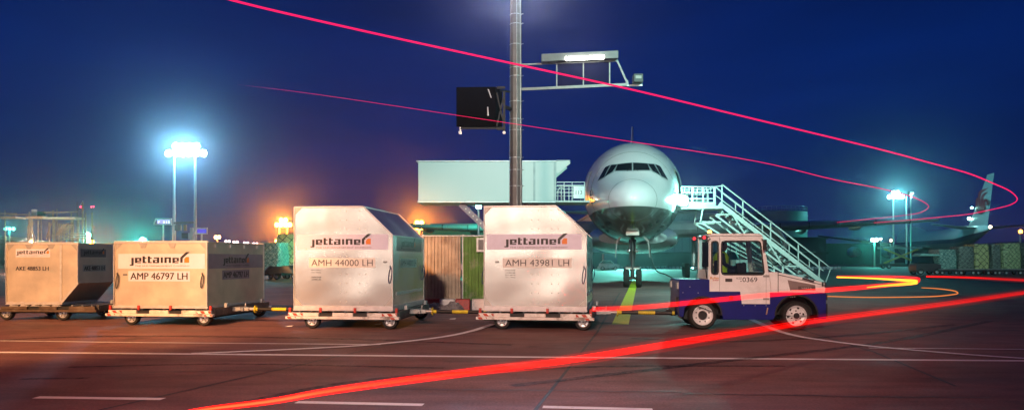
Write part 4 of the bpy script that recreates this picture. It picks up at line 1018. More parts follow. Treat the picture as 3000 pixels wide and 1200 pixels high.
sp = MB(); sp.bx(3.42, 4.02, -1.215, -1.195, 5.02, 5.70); so = sp.build('number_board', mat('white_board', (0.78, 0.82, 0.8), 0.4), K)
tx = MB(); put_text(tx, '113', 3.55, 3.90, 5.24, 5.46, -1.219, 0.0); tx.build('lettering', INK, so, smooth=False)
sc_ = MB()
for y in (-0.8, 0.8):
    sc_.bar((-2.9, y, 4.75), (0.9, y, 1.1), 0.10, 0.32); sc_.bar((-2.9, y+0.12, 1.1), (0.9, y+0.12, 4.75), 0.10, 0.32)
sco = sc_.build('scissor_lift', mat('scissor_steel', (0.16, 0.11, 0.14), 0.5, 0.3), K)
hb = MB()
for k in range(16):
    t = 0.08+k*0.055; x = -2.9+3.8*t; z = 4.75-3.65*t
    hb.tube((x, -0.862, z), (x, -0.85, z), 0.045, n=8)
hb.build('rivet_holes', mat('pale_rivet', (0.6, 0.5, 0.4), 0.5), sco)
kc = MB(); kc.bx(-5.0, 3.9, -0.55, 0.55, 0.75, 1.1); kc.build('chassis', DARK, K)
kcab = MB(); kcab.prism([(2.1, 0.6), (4.2, 0.6), (4.25, 1.6), (3.95, 2.7), (2.1, 2.7)], -1.2, 1.2); kco = kcab.build('cab', BOXP, K, bevel=0.05)
kw = MB(); kw.prism([(2.5, 1.65), (3.9, 1.65), (3.7, 2.45), (2.5, 2.45)], -1.225, -1.19); kw.build('cab_window', DGLASS, kco)
for x in (-3.6, 3.1):
    for y in (-1.05, 1.05): add_wheel(K, (x, y, 0.5), 0.5, 0.28, 0.3)
# ------------------------------------------------------------------ CENTRAL MAST AND WHAT HANGS ON IT
MX, MY = 0.13, 26.0
M_ = thing('lighting_mast', 'tall grey faceted steel mast rising behind the container numbered AMH 43981 LH', 'mast', (MX, MY, 0))
MASTM = mat('mast_galvanised', (0.19, 0.165, 0.16), 0.55, 0.3, 0.22, 2.5, dirt=(0.14, 0.10, 0.09), dirt_amt=0.6)
MB().tube((0, 0, 0), (0, 0, 11.9), 0.245, 0.19, n=10).build('pole', MASTM, M_, angle=20)
bn = MB(); 
for k in range(15):
    z = 2.2+k*0.62+0.18*math.sin(k*2.3); r = 0.245-0.055*z/11.9+0.006
    bn.lathe([(r-0.02, -0.014), (r, -0.014), (r, 0.014), (r-0.02, 0.014)], (0, 0, z), 'Z', 10); bn.tube((r*0.9, -0.1, z), (r*0.9+0.07, -0.14, z), 0.018, n=6)
bn.build('cable_clamps', GALV, M_)
cbm = MB(); cbm.tube((0.19, -0.14, 0), (0.15, -0.13, 11.5), 0.018); cbm.tube((0.05, -0.24, 0), (0.03, -0.205, 11), 0.014); cbm.build('cable', GALV, M_)
hd_ = MB(); hd_.bar((-2.2, 0, 11.6), (2.2, 0, 11.6), 0.16); hd_.build('head_bar', GALV, M_)
for x in (-1.9, -0.9, 0.9, 1.9):
    o = MB().bx(x-0.3, x+0.3, 0.1, 0.65, 11.3, 11.6).build('flood_head', DARK, M_, bevel=0.02)
    MB().bx(x-0.26, x+0.26, 0.13, 0.62, 11.29, 11.298).build('lamp_lens', emit('cool_flood_lens', (0.9, 0.92, 1.0), 40), o)
lamp('SPOT', 'mast_flood', (0, 0.7, 11.0), (0.78, 0.84, 1.0), 2200, M_, 0.6, (3, 60, 20), 155, 0.5)
lamp('SPOT', 'mast_flood', (0, -0.5, 11.45), (0.60, 0.66, 1.0), 6500, M_, 0.5, (0.1, 0, 9.5), 70, 0.6)  # extra spot added only to raise a glow in the haze
# stand sign in its frame
SG = thing('stand_sign', 'unlit blue sign in a steel frame with a bright tube lamp above', 'sign', (MX, MY, 0))
P_ = lambda x, y, dy=0.0: Vector((px(x, y, MY).x-MX, dy, px(x, y, MY).z))
fr = MB(); fr.bar(P_(1528, 190), P_(1810, 178), 0.055, 0.06); fr.bar(P_(1528, 262), P_(1836, 248), 0.07, 0.09); fr.bar(P_(1808, 178), P_(1836, 240), 0.05, 0.06); fr.bar(P_(1836, 236), P_(1838, 250), 0.08)
for x, a, b in ((1631, 186, 258), (1709, 182, 254), (1786, 180, 251)): fr.bar(P_(x, a), P_(x, b), 0.04)
fr.bar(P_(1528, 190), P_(1515, 190), 0.2, 0.12); fr.bar(P_(1528, 262), P_(1515, 262), 0.25, 0.12)
SGM = mat('dull_sign_frame', (0.22, 0.22, 0.22), 0.5, 0.3, 0.15, 6)
fr.build('frame', SGM, SG)
pn = MB(); pn.prism([(P_(1634, 188).x, P_(1634, 188).z), (P_(1784, 182).x, P_(1784, 182).z), (P_(1784, 249).x, P_(1784, 249).z), (P_(1634, 255).x, P_(1634, 255).z)], -0.012, 0.012); pn.build('sign_panel', mat('navy_sign_panel', (0.003, 0.002, 0.035), 0.6, 0, 0.1, spec=0.1), SG, smooth=False)
hd2 = MB(); hd2.prism([(P_(1585, 165).x, P_(1585, 165).z), (P_(1808, 155).x, P_(1808, 155).z), (P_(1808, 177).x, P_(1808, 177).z), (P_(1585, 187).x, P_(1585, 187).z)], -0.30, -0.05); hd2.build('lamp_hood', mat('hood_grey', (0.13, 0.125, 0.13), 0.5, 0.2), SG, bevel=0.01)
tl = MB(); tl.tube(P_(1655, 180, -0.33), P_(1766, 175, -0.33), 0.068, n=12); tl.build('tube_lamp', emit('tube_lamp', (1.0, 1.0, 0.86), 22), SG)
FB = thing('floodlight', 'small black boxed floodlight at the end of the sign frame on the mast', 'floodlight', (MX, MY, 0))
fb = MB(); a = P_(1853, 222); b = P_(1880, 246); fb.bx(a.x, b.x, -0.3, 0.1, b.z, a.z); fb.build('housing', BLACK, FB, bevel=0.01)
fb = MB(); fb.bx(a.x+0.06, b.x-0.06, -0.304, -0.3005, b.z+0.12, a.z-0.07); fb.build('lens', mat('flood_lens', (0.35, 0.35, 0.33), 0.2), FB)
fb = MB(); fb.bar(P_(1836, 251), P_(1882, 250), 0.08, 0.05); fb.build('bracket', GALV, FB)
BLK = mat('black_case', (0.003, 0.0027, 0.0025), 0.6, 0, 0.2, 4, spec=0.05)
VD = thing('docking_display', 'large black docking display box on the left of the mast', 'display', (MX, MY, 0))
a = P_(1340, 266); b = P_(1453, 379)
vb = MB(); vb.prism([(a.x, -0.55), (b.x, -0.62), (b.x+0.22, -0.1), (a.x+0.3, 0.0)], b.z, a.z, 'xy'); vb.build('display_case', BLK, VD, bevel=0.01)
vf = MB()
for z0, z1 in ((a.z-0.06, a.z+0.02), (b.z-0.12, b.z-0.02)):
    vf.bx(b.x+0.04, b.x+0.32, -0.58, -0.52, z0, z1)
vf.bx(b.x+0.25, b.x+0.33, -0.6, -0.5, b.z-0.15, a.z-0.15); vf.bar((b.x+0.3, -0.55, (a.z+b.z)/2), (-0.15, -0.1, (a.z+b.z)/2), 0.10); vf.bar((b.x+0.1, -0.3, a.z-0.05), (-0.15, 0, a.z-0.05), 0.06)
vf.bar((b.x+0.04, -0.58, b.z), (b.x+0.30, -0.55, a.z-0.2), 0.05); vf.bar((b.x+0.04, -0.58, a.z-0.2), (b.x+0.30, -0.55, b.z), 0.05)
vf.bar((a.x+0.1, -0.5, b.z-0.05), (b.x+0.3, -0.5, b.z-0.05), 0.05); vf.build('mounting_frame', DARK, VD)
for x in (a.x+0.14, b.x+0.29):
    vl = MB(); vl.bx(x-0.05, x+0.05, -0.6, -0.5, b.z-0.26, b.z-0.17); vl.bx(x-0.02, x+0.02, -0.57, -0.53, b.z-0.168, b.z-0.02); vl.build('end_fitting', GALV, VD)
for q in (((1430, 273), (1434, 274), (1442, 298), (1439, 298)), ((1429, 324), (1432, 324), (1434, 349), (1430, 349))):
    MB().add([(P_(x, y).x, -0.55-0.07*(P_(x, y).x-a.x)/(b.x-a.x)-0.02, P_(x, y).z) for x, y in q], [(0, 1, 2, 3)]).build('scuff_mark', mat('white_scuff', (0.8, 0.8, 0.8), 0.4), VD, smooth=False)

# ------------------------------------------------------------------ CORRUGATED FENCE + BARRIERS
def corrugated(label, p0, p1, z0, z1, m, pitch=0.115, group=None):
    a = Vector((p0[0], p0[1], 0)); b = Vector((p1[0], p1[1], 0)); d = b-a; Lg = d.length; d.normalize(); q = Vector((-d.y, d.x, 0))
    n = int(Lg/pitch); mb = MB(); vs = []
    for k in range(n):
        for f, off in ((0, 0), (0.38, 0), (0.5, 0.045), (0.88, 0.045)):
            vs.append(a+d*(k+f)*pitch+q*off)
    vs.append(a+d*n*pitch)
    m2 = len(vs); V = [v+Vector((0, 0, z0)) for v in vs]+[v+Vector((0, 0, z1)) for v in vs]
    V += [v+q*0.012 for v in V]
    fs = [(i, i+1, m2+i+1, m2+i) for i in range(m2-1)]+[(2*m2+i+1, 2*m2+i, 3*m2+i, 3*m2+i+1) for i in range(m2-1)]
    mb.add(V, fs); t = thing('corrugated_fence_panel', label, 'fence', (0, 0, 0), 0, group)
    mb.build('sheet', m, t, smooth=False)
    r_ = MB(); r_.bar(a+Vector((0, 0, z1))+q*0.02, b+Vector((0, 0, z1))+q*0.02, 0.08, 0.04)
    for c in (a, b): r_.bar(c+Vector((0, 0, z0-0.2))+q*0.08, c+Vector((0, 0, z1+0.05))+q*0.08, 0.05)
    r_.build('fence_frame', GALV, t); return t
FG = 'corrugated fence panels round the mast foot'
corrugated('bare grey brown corrugated steel fence panel beside the container side', px(1238, 758, 25).xy, px(1356, 758, 25).xy, 0.28, 2.42, mat('rusty_corrugated', (0.44, 0.34, 0.26), 0.5, 0.35, 0.35, 1.6, dirt=(0.16, 0.10, 0.07), dirt_amt=0.8), group=FG)
corrugated('green painted corrugated steel fence panel with flaking paint', px(1357, 758, 25.05).xy, px(1466, 758, 25.05).xy, 0.28, 2.42, mat('flaking_green', (0.10, 0.25, 0.035), 0.5, 0.1, 0.25, 3, dirt=(0.5, 0.46, 0.4), dirt_amt=0.55), group=FG)
sgp = MB(); sgp.bx(-1.15, -0.3, 24.93, 24.96, 1.92, 2.32); sgo = sgp.build('wall_board', mat('grey_board', (0.22, 0.2, 0.2), 0.4), None)
tag(sgo, 'small grey framed board on the green corrugated fence', 'board')
fr = MB(); fr.ringplate([(-1.18, 1.89), (-0.27, 1.89), (-0.27, 2.35), (-1.18, 2.35)], [(-1.12, 1.95), (-0.33, 1.95), (-0.33, 2.29), (-1.12, 2.29)], 24.915, 24.929); fr.build('board_frame', FRAME, sgo)
RB = mat('barrier_red', (0.48, 0.022, 0.018), 0.5, 0, 0.2, 4, dirt=(0.05, 0.03, 0.03), dirt_amt=0.5); WBp = mat('barrier_white', (0.80, 0.72, 0.70), 0.5, 0, 0.15, 4, dirt=(0.15, 0.1, 0.1), dirt_amt=0.6)
bl = ['dark red concrete kerb block at the foot of the bare corrugated fence', 'white concrete kerb block between two red ones under the fence', 'dark red concrete kerb block under the seam of the corrugated fence', 'white concrete kerb block at the foot of the green fence next to the container']
for i, (x0, x1) in enumerate(((1236, 1288), (1289, 1334), (1335, 1378), (1383, 1440))):
    a = px(x0, 758, 24.3); b = px(x1, 758, 24.3)
    mb = MB(); mb.prism([(24.1, 0), (24.6, 0), (24.52, 0.36), (24.18, 0.36)], a.x, b.x-0.01, 'yz')
    tag(mb.build('kerb_block', RB if i % 2 == 0 else WBp, None, bevel=0.02), bl[i], 'kerb block', 'red and white kerb blocks along the fence')
# crumpled plastic film
mb = MB(); rg = random.Random(3); vs = []; NI, NJ = 22, 9
for j in range(NJ):
    for i in range(NI):
        u, v = i/(NI-1), j/(NJ-1)
        h = 0.34*math.sin(math.pi*v)**0.7*(0.45+0.55*abs(math.sin(u*5.3+0.6)))*math.sin(math.pi*min(1, max(0, u)))**0.5
        vs.append((-2.75+1.25*u+rg.uniform(-.05, .05), 23.55+0.45*v+rg.uniform(-.04, .04), max(0.006, h+rg.uniform(-.04, .04))))
mb.add(vs, [(j*NI+i, j*NI+i+1, (j+1)*NI+i+1, (j+1)*NI+i) for j in range(NJ-1) for i in range(NI-1)])
tag(mb.build('plastic_film', mat('crumpled_plastic', (0.30, 0.25, 0.24), 0.2, 0, 0.3, 6, spec=0.8), None, smooth=False), 'heap of crumpled grey plastic film in front of the kerb blocks', 'plastic film')
for i, (x, y, lab) in enumerate(((845, 957, 'scrap of white litter between two dollies on the left'), (1105, 951, 'scrap of pale litter beneath the dolly of container AMH 44000 LH'), (1325, 935, 'scrap of pale litter under the tow bar in front of the kerb blocks'))):
    p = gnd(x, y); mb = MB(); mb.add([(p.x-0.09, p.y, 0.01), (p.x+0.08, p.y-0.03, 0.012), (p.x+0.1, p.y+0.08, 0.035), (p.x-0.05, p.y+0.1, 0.02), (p.x, p.y+0.03, 0.03)], [(0, 1, 4), (1, 2, 4), (2, 3, 4), (3, 0, 4)])
    tag(mb.build('litter', mat('paper_litter', (0.7, 0.66, 0.64), 0.7), None, smooth=False), lab, 'litter', 'litter on the apron')

# ------------------------------------------------------------------ LAMPS FARTHER OFF
def lamp_post(label, x, y, Y, col, heads, size, strength, power, xoff=0, group='lamp posts across the airport', name='lamp_post', pole=True, spacing=1.0, poles=None, rad=None, glow=None, aim=None, rows=1):
    p = px(x, y, Y); t = thing(name, label, 'lamp post', (p.x, Y, 0), 0, group)
    for dx in (poles or [0.0]):
        MB().tube((dx, 0, 0), (dx, 0, p.z-size*0.3), size*0.22+0.03, size*0.12+0.03, n=8).build('pole', GALV, t)
    if heads > 1:
        MB().bar((-(heads-1)*spacing/2-0.2, 0.1, p.z-size*0.1), ((heads-1)*spacing/2+0.2, 0.1, p.z-size*0.1), size*0.25).build('cross_arm', GALV, t)
    hs = [((k-(heads-1)/2)*spacing, 0.0) for k in range(heads)]
    if rows == 2: hs = [((k-(heads-1)/2)*spacing, -size*0.42) for k in range(heads)]+[((k-(heads-3)/2)*spacing, size*0.55) for k in range(heads-2)]
    em = emit('lamp_%d_%d_%d_%d' % (col[0]*99, col[1]*99, col[2]*99, strength), col, strength)
    for dx, dz in hs:
        o = MB().bx(dx-size*0.46, dx+size*0.46, 0.0, size*0.5, p.z+dz-size*0.28, p.z+dz+size*0.42).build('lamp_housing', DARK, t, bevel=size*0.05)
        m_ = MB(); m_.lathe([(0.001, -size*0.22), (size*0.3, -size*0.16), (size*0.46, -0.01)], (dx, 0, p.z+dz), 'Y', 14); m_.build('lamp_lens', em, o)
    gc = glow or tuple(c**2.2 for c in col)
    if power and aim: lamp('SPOT', 'lamp_glow', (0, size*0.5+0.35, p.z+0.1), gc, power, t, rad or size*0.5, aim, 172, 0.3)
    elif power: lamp('POINT', 'lamp_glow', (0, -size*0.5-0.25, p.z-0.1), gc, power, t, rad or size*0.5)
    return t
TEAL = (0.30, 1.0, 0.85); AMB = (1.0, 0.34, 0.03); WHT = (0.78, 0.93, 1.0)
lamp_post('bright white twin pole floodlight mast with a row of glaring heads', 545, 440, 110, (0.62, 0.90, 1.0), 6, 1.05, 90, 28000, rows=2, glow=(0.20, 0.66, 1.0), spacing=1.02, poles=[-1.75, 1.35], name='floodlight_mast', rad=2.2)
lamp_post('glaring orange sodium lamps on two poles left of container AMH 44000 LH', 830, 652, 150, AMB, 4, 0.95, 90, 27000, rows=2, glow=(1.0, 0.30, 0.015), spacing=0.85, poles=[-0.8, 0.8], rad=1.4)
lamp_post('glaring orange sodium lamps on one pole behind the corrugated fence', 1228, 660, 150, AMB, 4, 0.95, 90, 27000, rows=2, glow=(1.0, 0.30, 0.015), spacing=0.85, rad=1.4)
lamp_post('bright teal floodlight on a tall pole by the tail of the distant jumbo jet', 2624, 571, 160, (0.45, 1.0, 0.92), 4, 0.9, 90, 10000, rows=2, glow=(0.12, 0.75, 0.80), spacing=0.9, poles=[-0.5, 2.3], name='floodlight_mast', rad=1.4)
lamp_post('small teal lamp post under the raised catering box', 1402, 604, 60, TEAL, 1, 0.5, 90, 14000, aim=(-40, 76, 0))
lamp_post('small teal lamp at the foot of the scaffold near an orange lamp', 257, 690, 130, TEAL, 1, 1.1, 60, 8000)
lamp_post('small teal lamp showing just above the wide low container numbered AMP 46797 LH', 418, 704, 130, TEAL, 1, 1.1, 60, 8000)
lamp_post('orange star bright lamp just above the small container numbered AKE 48853 LH', 268, 708, 120, AMB, 1, 0.8, 90, 8000)
lamp_post('orange lamp post right of the blue sign', 637, 694, 140, (1.0, 0.55, 0.2), 2, 0.6, 40, 700, spacing=0.6)
lamp_post('small orange lamp over the netted cargo left of the container numbered AMH 44000 LH', 810, 706, 130, AMB, 1, 0.65, 60, 700)
lamp_post('blurred teal floodlight cluster on the far left edge', 28, 670, 260, TEAL, 3, 1.4, 3, 4000, spacing=1.4, name='floodlight_mast')
lamp_post('bright teal lamp left of the nose of the distant jumbo jet', 2562, 702, 150, TEAL, 2, 0.7, 80, 3000, spacing=0.8)
for i, x in enumerate((667, 690, 721, 748)):
    lamp_post(['leftmost of four small pinkish twin lamps above the wide low container', 'second from left of four small pinkish twin lamps above the wide low container', 'third from left of four small pinkish twin lamps above the wide low container', 'rightmost of four small pinkish twin lamps above the wide low container'][i], x, 706+i*2.4, 200, (1.0, 0.72, 0.68), 2, 0.62, 12, 0, spacing=0.85, group='row of pinkish twin lamps')
for i, (x, y, c, s, lab) in enumerate(((93, 704, AMB, 0.5, 'tiny amber lamp inside the scaffold'), (2990, 678, AMB, 0.8, 'small orange lamp at the far right edge'), (2610, 704, (1, .7, .3), 0.5, 'small amber lamp under the jumbo jet nose'), (2580, 700, (1, .9, .8), 0.45, 'small white lamp beside the bright teal lamp'), (1333, 672, WHT, 0.5, 'small white lamp over the fence left of the scissor lift'))):
    lamp_post(lab, x, y, 86 if i == 0 else 140, c, 1, s*(0.6 if i == 0 else 1), 25, 2600 if i == 0 else 0, glow=(1.0, 0.72, 0.5))
# stairs work light
W_ = thing('work_light', 'glaring teal white work light on the side of the stairs platform', 'work light', (px(2001, 587, 43.05).x, 43.05, px(2001, 587, 43.05).z))
MB().bx(-0.32, 0.32, 0.01, 0.14, -0.31, 0.31).build('housing', DARK, W_, bevel=0.02)
MB().lathe([(0.001, -0.12), (0.22, -0.07), (0.30, 0.005)], (0, 0, 0), 'Y', 16).build('lens', emit('work_lamp', (0.62, 1.0, 0.92), 120), W_)
MB().bar((0, 0.1, -0.15), (0, 0.2, -0.4), 0.06).build('bracket', GALV, W_)
lamp('POINT', 'lamp_glow', (0, -0.35, 0), (0.3, 1.0, 0.82), 900, W_, 0.2)
# lit stand signs and cross bar near the twin masts
SY = 108
def signbox(label, x0, x1, y0, y1, txt, face):
    a = px(x0, y1, SY); b = px(x1, y0, SY); t = thing('stand_sign', label, 'sign', (a.x, SY, 0)); W2 = b.x-a.x
    fr = MB(); d = 0.35
    fr.bar((0, 0, a.z), (W2, 0, a.z), 0.16); fr.bar((0.3, 0, b.z), (W2, 0, b.z), 0.2); fr.bar((0, 0, a.z), (0.3, 0, b.z), 0.14); fr.bar((W2*0.96, 0, a.z), (W2*0.96, 0, b.z), 0.14)
    fr.tube((W2*0.5, 0.15, 0), (W2*0.5, 0.15, a.z), 0.12)
    fr.build('frame', mat('pale_frame', (0.66, 0.7, 0.72), 0.4), t)
    pn = MB(); pn.bx(W2*0.2, W2*0.92, -0.05, 0.05, a.z+0.09, b.z-0.11); po = pn.build('sign_panel', emit('blue_lit_panel', (0.10, 0.08, 0.85), 0.9) if face else emit('lilac_lit_panel', (0.45, 0.42, 1.0), 1.0), t)
    if txt:
        for s, q0, q1 in (('F', 0.24, 0.36), ('213', 0.52, 0.90)):
            tx = MB(); put_text(tx, s, W2*q0, W2*q1, a.z+0.2, b.z-0.32, -0.056, 0.02); tx.build('lettering', emit('lit_letters', (0.95, 0.95, 1), 2.2), po, smooth=False)
    return t
signbox('lit stand sign reading F 213 on the left pole of the floodlight mast', 450, 503, 641, 657, 'F 213', False)
signbox('blue lit sign panel right of the floodlight mast', 605, 572, 668, 684, '', True) if False else signbox('blue lit sign panel right of the floodlight mast', 571, 608, 668, 684, '', True)
gb = thing('gantry_beam', 'grey cross beam with small signal boxes between the two floodlight poles', 'gantry', (px(510, 650, 109).x, 109, 0))
g0 = px(510, 653, 109); g1 = px(568, 651, 109)
MB().bar((0, 0, g0.z), (g1.x-g0.x, 0, g1.z), 0.3, 0.3).build('beam', MASTM, gb)
for x, w_, c in ((518, .5, MASTM), (527, .4, MASTM), (543, .35, mat('rust_box', (0.4, 0.2, 0.1), 0.5))):
    a = px(x, 675, 109); b = px(x, 655, 109); MB().bx(a.x-g0.x-w_/2, a.x-g0.x+w_/2, -0.2, 0.2, a.z, b.z-0.16).build('signal_box', c, gb)
wp_ = thing('signal_post', 'pale square post with a black panel below the blue sign', 'post', (px(562, 700, 107).x, 107, 0))
MB().bx(-0.2, 0.2, -0.2, 0.2, 0, px(562, 667, 107).z).build('post', mat('pale_post', (0.5, 0.62, 0.62), 0.5), wp_)
a = px(533, 698, 107); b = px(552, 682, 107); x_ = px(562, 700, 107).x; MB().bx(a.x-x_, b.x-x_, -0.1, 0.1, a.z, b.z).build('dark_panel', DGLASS, wp_)
MB().bx(b.x-x_+0.01, -0.21, -0.1, 0.1, a.z-0.1, b.z).build('panel_bracket', mat('pale_post', (0.5, 0.62, 0.62), 0.5), wp_)

# ------------------------------------------------------------------ DISTANT BUILDINGS
def block(name, label, cat, x0, x1, ytop, Y, depth, wallm, roofm=None, extra=None):
    a = px(x0, ytop, Y); b = px(x1, ytop, Y); t = thing(name, label, cat, (a.x, Y, 0)); W2 = b.x-a.x
    MB().bx(0, W2, 0, depth, 0, a.z).build('wall', wallm, t)
    MB().bx(-0.3, W2+0.3, -0.3, depth+0.3, a.z+0.003, a.z+0.35).build('roof', roofm or DARK, t)
    return t, W2, a.z
HANG = mat('lavender_cladding', (0.30, 0.29, 0.36), 0.6, 0, 0.12, 0.1)
t, W2, H2 = block('hangar', 'pale lavender clad hangar far behind the airliner', 'hangar', 1735, 2215, 628, 150, 40, HANG, mat('pale_roof', (0.4, 0.4, 0.46), 0.6))
rb = MB()
for k in range(22): rb.bx(W2*k/22, W2*k/22+0.18, -0.08, -0.003, 0.5, H2-0.5)
rb.build('cladding_ribs', mat('rib_grey', (0.24, 0.23, 0.3), 0.6), t)
MB().bx(W2*0.06, W2*0.2, -0.14, -0.09, 0, 4.5).build('door', mat('hangar_door_blue', (0.03, 0.04, 0.14), 0.5), t)
o = MB().bx(23-t.location.x-1.2, 23-t.location.x+1.2, -1.4, -0.2, H2+0.4, H2+1.1).build('added_apron_flood', DARK, t)  # added lamp housing, out of sight behind the airliner
MB().bx(23-t.location.x-1.1, 23-t.location.x+1.1, -1.41, -1.402, H2+0.45, H2+1.05).build('lamp_lens', emit('added_apron_lens', (0.4, 1.0, 0.85), 30), o)
lamp('SPOT', 'added_apron_flood', (23-t.location.x, -2.0, H2+0.7), (0.22, 1.0, 0.82), 140000, t, 0.8, (20, 118, 0), 38, 0.4)  # added light, hidden behind the airliner, to brighten the far apron in teal
MB().bx(0, W2, -0.3, -0.095, H2*0.62, H2*0.68).build('fascia', mat('blue_fascia', (0.03, 0.05, 0.2), 0.5), t)
tk = thing('storage_tank', 'huge round pale storage tank with a railing on its top', 'tank', (px(2305, 758, 150).x, 150+6.2, 0))
TH = px(2305, 617, 150).z
MB().lathe([(0.001, TH+0.5), (5.5, TH+0.15), (6.15, TH), (6.15, TH*0.66), (6.12, TH*0.655), (6.12, 0), (0.001, 0)], (0, 0, 0), 'Z', 48).build('shell', mat('tank_paint', (0.36, 0.36, 0.42), 0.55, 0, 0.15, 0.4), tk, angle=30)
tr = MB()
for z in (0.5, 1.0): tr.path([(6.1*math.cos(2*math.pi*k/40), 6.1*math.sin(2*math.pi*k/40), TH+z) for k in range(41)], 0.04, 5)
for k in range(40): tr.tube((6.1*math.cos(2*math.pi*k/40), 6.1*math.sin(2*math.pi*k/40), TH), (6.1*math.cos(2*math.pi*k/40), 6.1*math.sin(2*math.pi*k/40), TH+1.0), 0.04, n=5)
tr.build('railing', GALV, tk)
tb = MB()
for z in (TH*0.33, TH*0.66, TH*0.93): tb.lathe([(6.16, z-0.08), (6.24, z-0.08), (6.24, z+0.08), (6.16, z+0.08)], (0, 0, 0), 'Z', 48)
tb.build('stiffener_rings', GALV, tk)
DKB = mat('dark_building', (0.03, 0.027, 0.045), 0.7, 0, 0.3, 0.2)
t, W2, H2 = block('terminal', 'long dark terminal building along the horizon at left', 'terminal', -300, 900, 716, 230, 30, DKB)
wn = MB()
for k in range(40):
    if k % 3: wn.bx(2+k*W2/41, 2+k*W2/41+1.3, -0.05, -0.003, 1.4, 2.4)
wn.build('window_row', emit('dim_windows', (1.0, 0.6, 0.25), 0.25), t)
t, W2, H2 = block('warehouse', 'low greenish warehouse behind the netted cargo', 'warehouse', 815, 1010, 706, 140, 25, mat('greenish_cladding', (0.22, 0.26, 0.14), 0.6, 0, 0.15, 0.3), mat('green_roof', (0.12, 0.2, 0.1), 0.6))
t, W2, H2 = block('warehouse', 'green roofed shed behind the corrugated fence', 'warehouse', 1240, 1500, 663, 100, 20, mat('green_cladding', (0.10, 0.17, 0.10), 0.6, 0, 0.15, 0.3), mat('pale_shed_roof', (0.4, 0.4, 0.48), 0.6))
t, W2, H2 = block('terminal', 'dark low building beyond the stairs at right', 'terminal', 2395, 3300, 716, 240, 30, DKB)
t, W2, H2 = block('windowed_shed', 'dark shed with a bright lit window behind the stairs', 'shed', 2215, 2420, 700, 135, 8, DKB)
MB().bx(W2*0.62, W2*0.85, -0.06, -0.003, 1.2, 2.9).build('window', emit('lit_teal_window', (0.35, 0.9, 0.75), 0.5), t)
dw, W2, H2 = block('low_wall', 'dark service wall with equipment at the foot of the hangar', 'wall', 1700, 2420, 744, 128, 1.0, mat('dark_service_wall', (0.02, 0.022, 0.03), 0.6, 0, 0.3, 0.5))
for i, x in enumerate(range(1755, 2460, 11)):
    if 1792 < x < 1800: continue
    p = px(x, 758, 122)
    o = MB().bx(p.x-0.22, p.x+0.22, 122, 122.4, 0, 0.42).build('lane_block', mat('white_lane_block', (0.75, 0.78, 0.78), 0.5), None, bevel=0.04)
    tag(o, 'one of the small white lane blocks in a row across the far apron', 'lane block', 'white lane blocks across the far apron')
bx_ = MB(); a = px(1768, 745, 120); bx_.bx(a.x, a.x+2.2, 120, 122, 0.15, 2.5); o = bx_.build('equipment_container', mat('deep_blue_box', (0.01, 0.015, 0.12), 0.5), None, bevel=0.03); tag(o, 'deep blue equipment box in front of the hangar, left of the nose gear', 'equipment box')
# parked car
C_ = thing('parked_car', 'small white hatchback parked in front of the hangar', 'car', (px(1784, 758, 112).x, 112, 0), R(-6))
cbm = MB(); cbm.prism([(-1.5, 0.28), (1.5, 0.28), (1.55, 0.7), (1.4, 0.88), (0.75, 0.98), (0.3, 1.42), (-0.95, 1.45), (-1.45, 0.95), (-1.55, 0.6)], -0.75, 0.75); co = cbm.build('body', mat('car_white', (0.75, 0.78, 0.78), 0.3, coat=0.5), C_, bevel=0.06)
cw = MB(); cw.prism([(0.62, 0.98), (0.25, 1.36), (-0.9, 1.38), (-1.28, 0.98)], -0.765, -0.752); cw.build('window', DGLASS, co, smooth=False)
for x in (-0.95, 0.95):
    for y in (-0.66, 0.66): add_wheel(C_, (x, y, 0.3), 0.3, 0.19, 0.18, holes=False)
for y in (-0.55, 0.55): MB().bx(1.42, 1.56, y-0.12, y+0.12, 0.62, 0.78).build('headlight', mat('lamp_lens', (0.7, 0.7, 0.65), 0.1), C_)
# hills
hl = MB(); pts = [(-600, 0), (-600, 26), (-520, 27), (-450, 21), (-420, 16), (-380, 9), (-340, 0)]
hl.prism(pts, 640, 700); tag(hl.build('hills', mat('night_hill', (0.01, 0.014, 0.05), 0.9), None), 'dark hill on the far left horizon', 'hill', kind='structure')
# ------------------------------------------------------------------ SCAFFOLD
Q = thing('scaffold', 'steel scaffold of a building site with plank decks on the far left', 'scaffold', (0, 90, 0))
SCM = mat('scaffold_tube', (0.24, 0.20, 0.17), 0.5, 0.3, 0.35, 1.2); PLK = mat('scaffold_planks', (0.28, 0.21, 0.16), 0.7, 0, 0.2, 2)
rg = random.Random(11)
for x, yt in ((-15, 612), (28, 618), (54, 616), (70, 658), (82, 620), (87, 640), (106, 645), (114, 640), (122, 650), (128, 607), (135, 650), (142, 652), (148, 640), (154, 615), (163, 655), (170, 650), (180, 616), (187, 640), (195, 620), (205, 618), (212, 642), (226, 589), (228, 618), (-60, 610), (-120, 618)):
    dy = rg.uniform(0, 4); p = px(x, yt, 90)
    MB().tube((p.x, dy, 0), (p.x, dy, p.z), 0.11 if rg.random() < .5 else 0.07, n=6).build('scaffold_pole', SCM, Q)
for x0, x1, y in ((-130, 50, 637), (79, 129, 637), (130, 226, 639)):
    a = px(x0, y, 90); b = px(x1, y, 90); MB().bx(a.x, b.x, -0.3, 1.6, a.z-0.1, a.z+0.14).build('plank_deck', PLK if x0 < 130 else mat('grey_planks', (0.3, 0.33, 0.3), 0.6), Q)
br = MB()
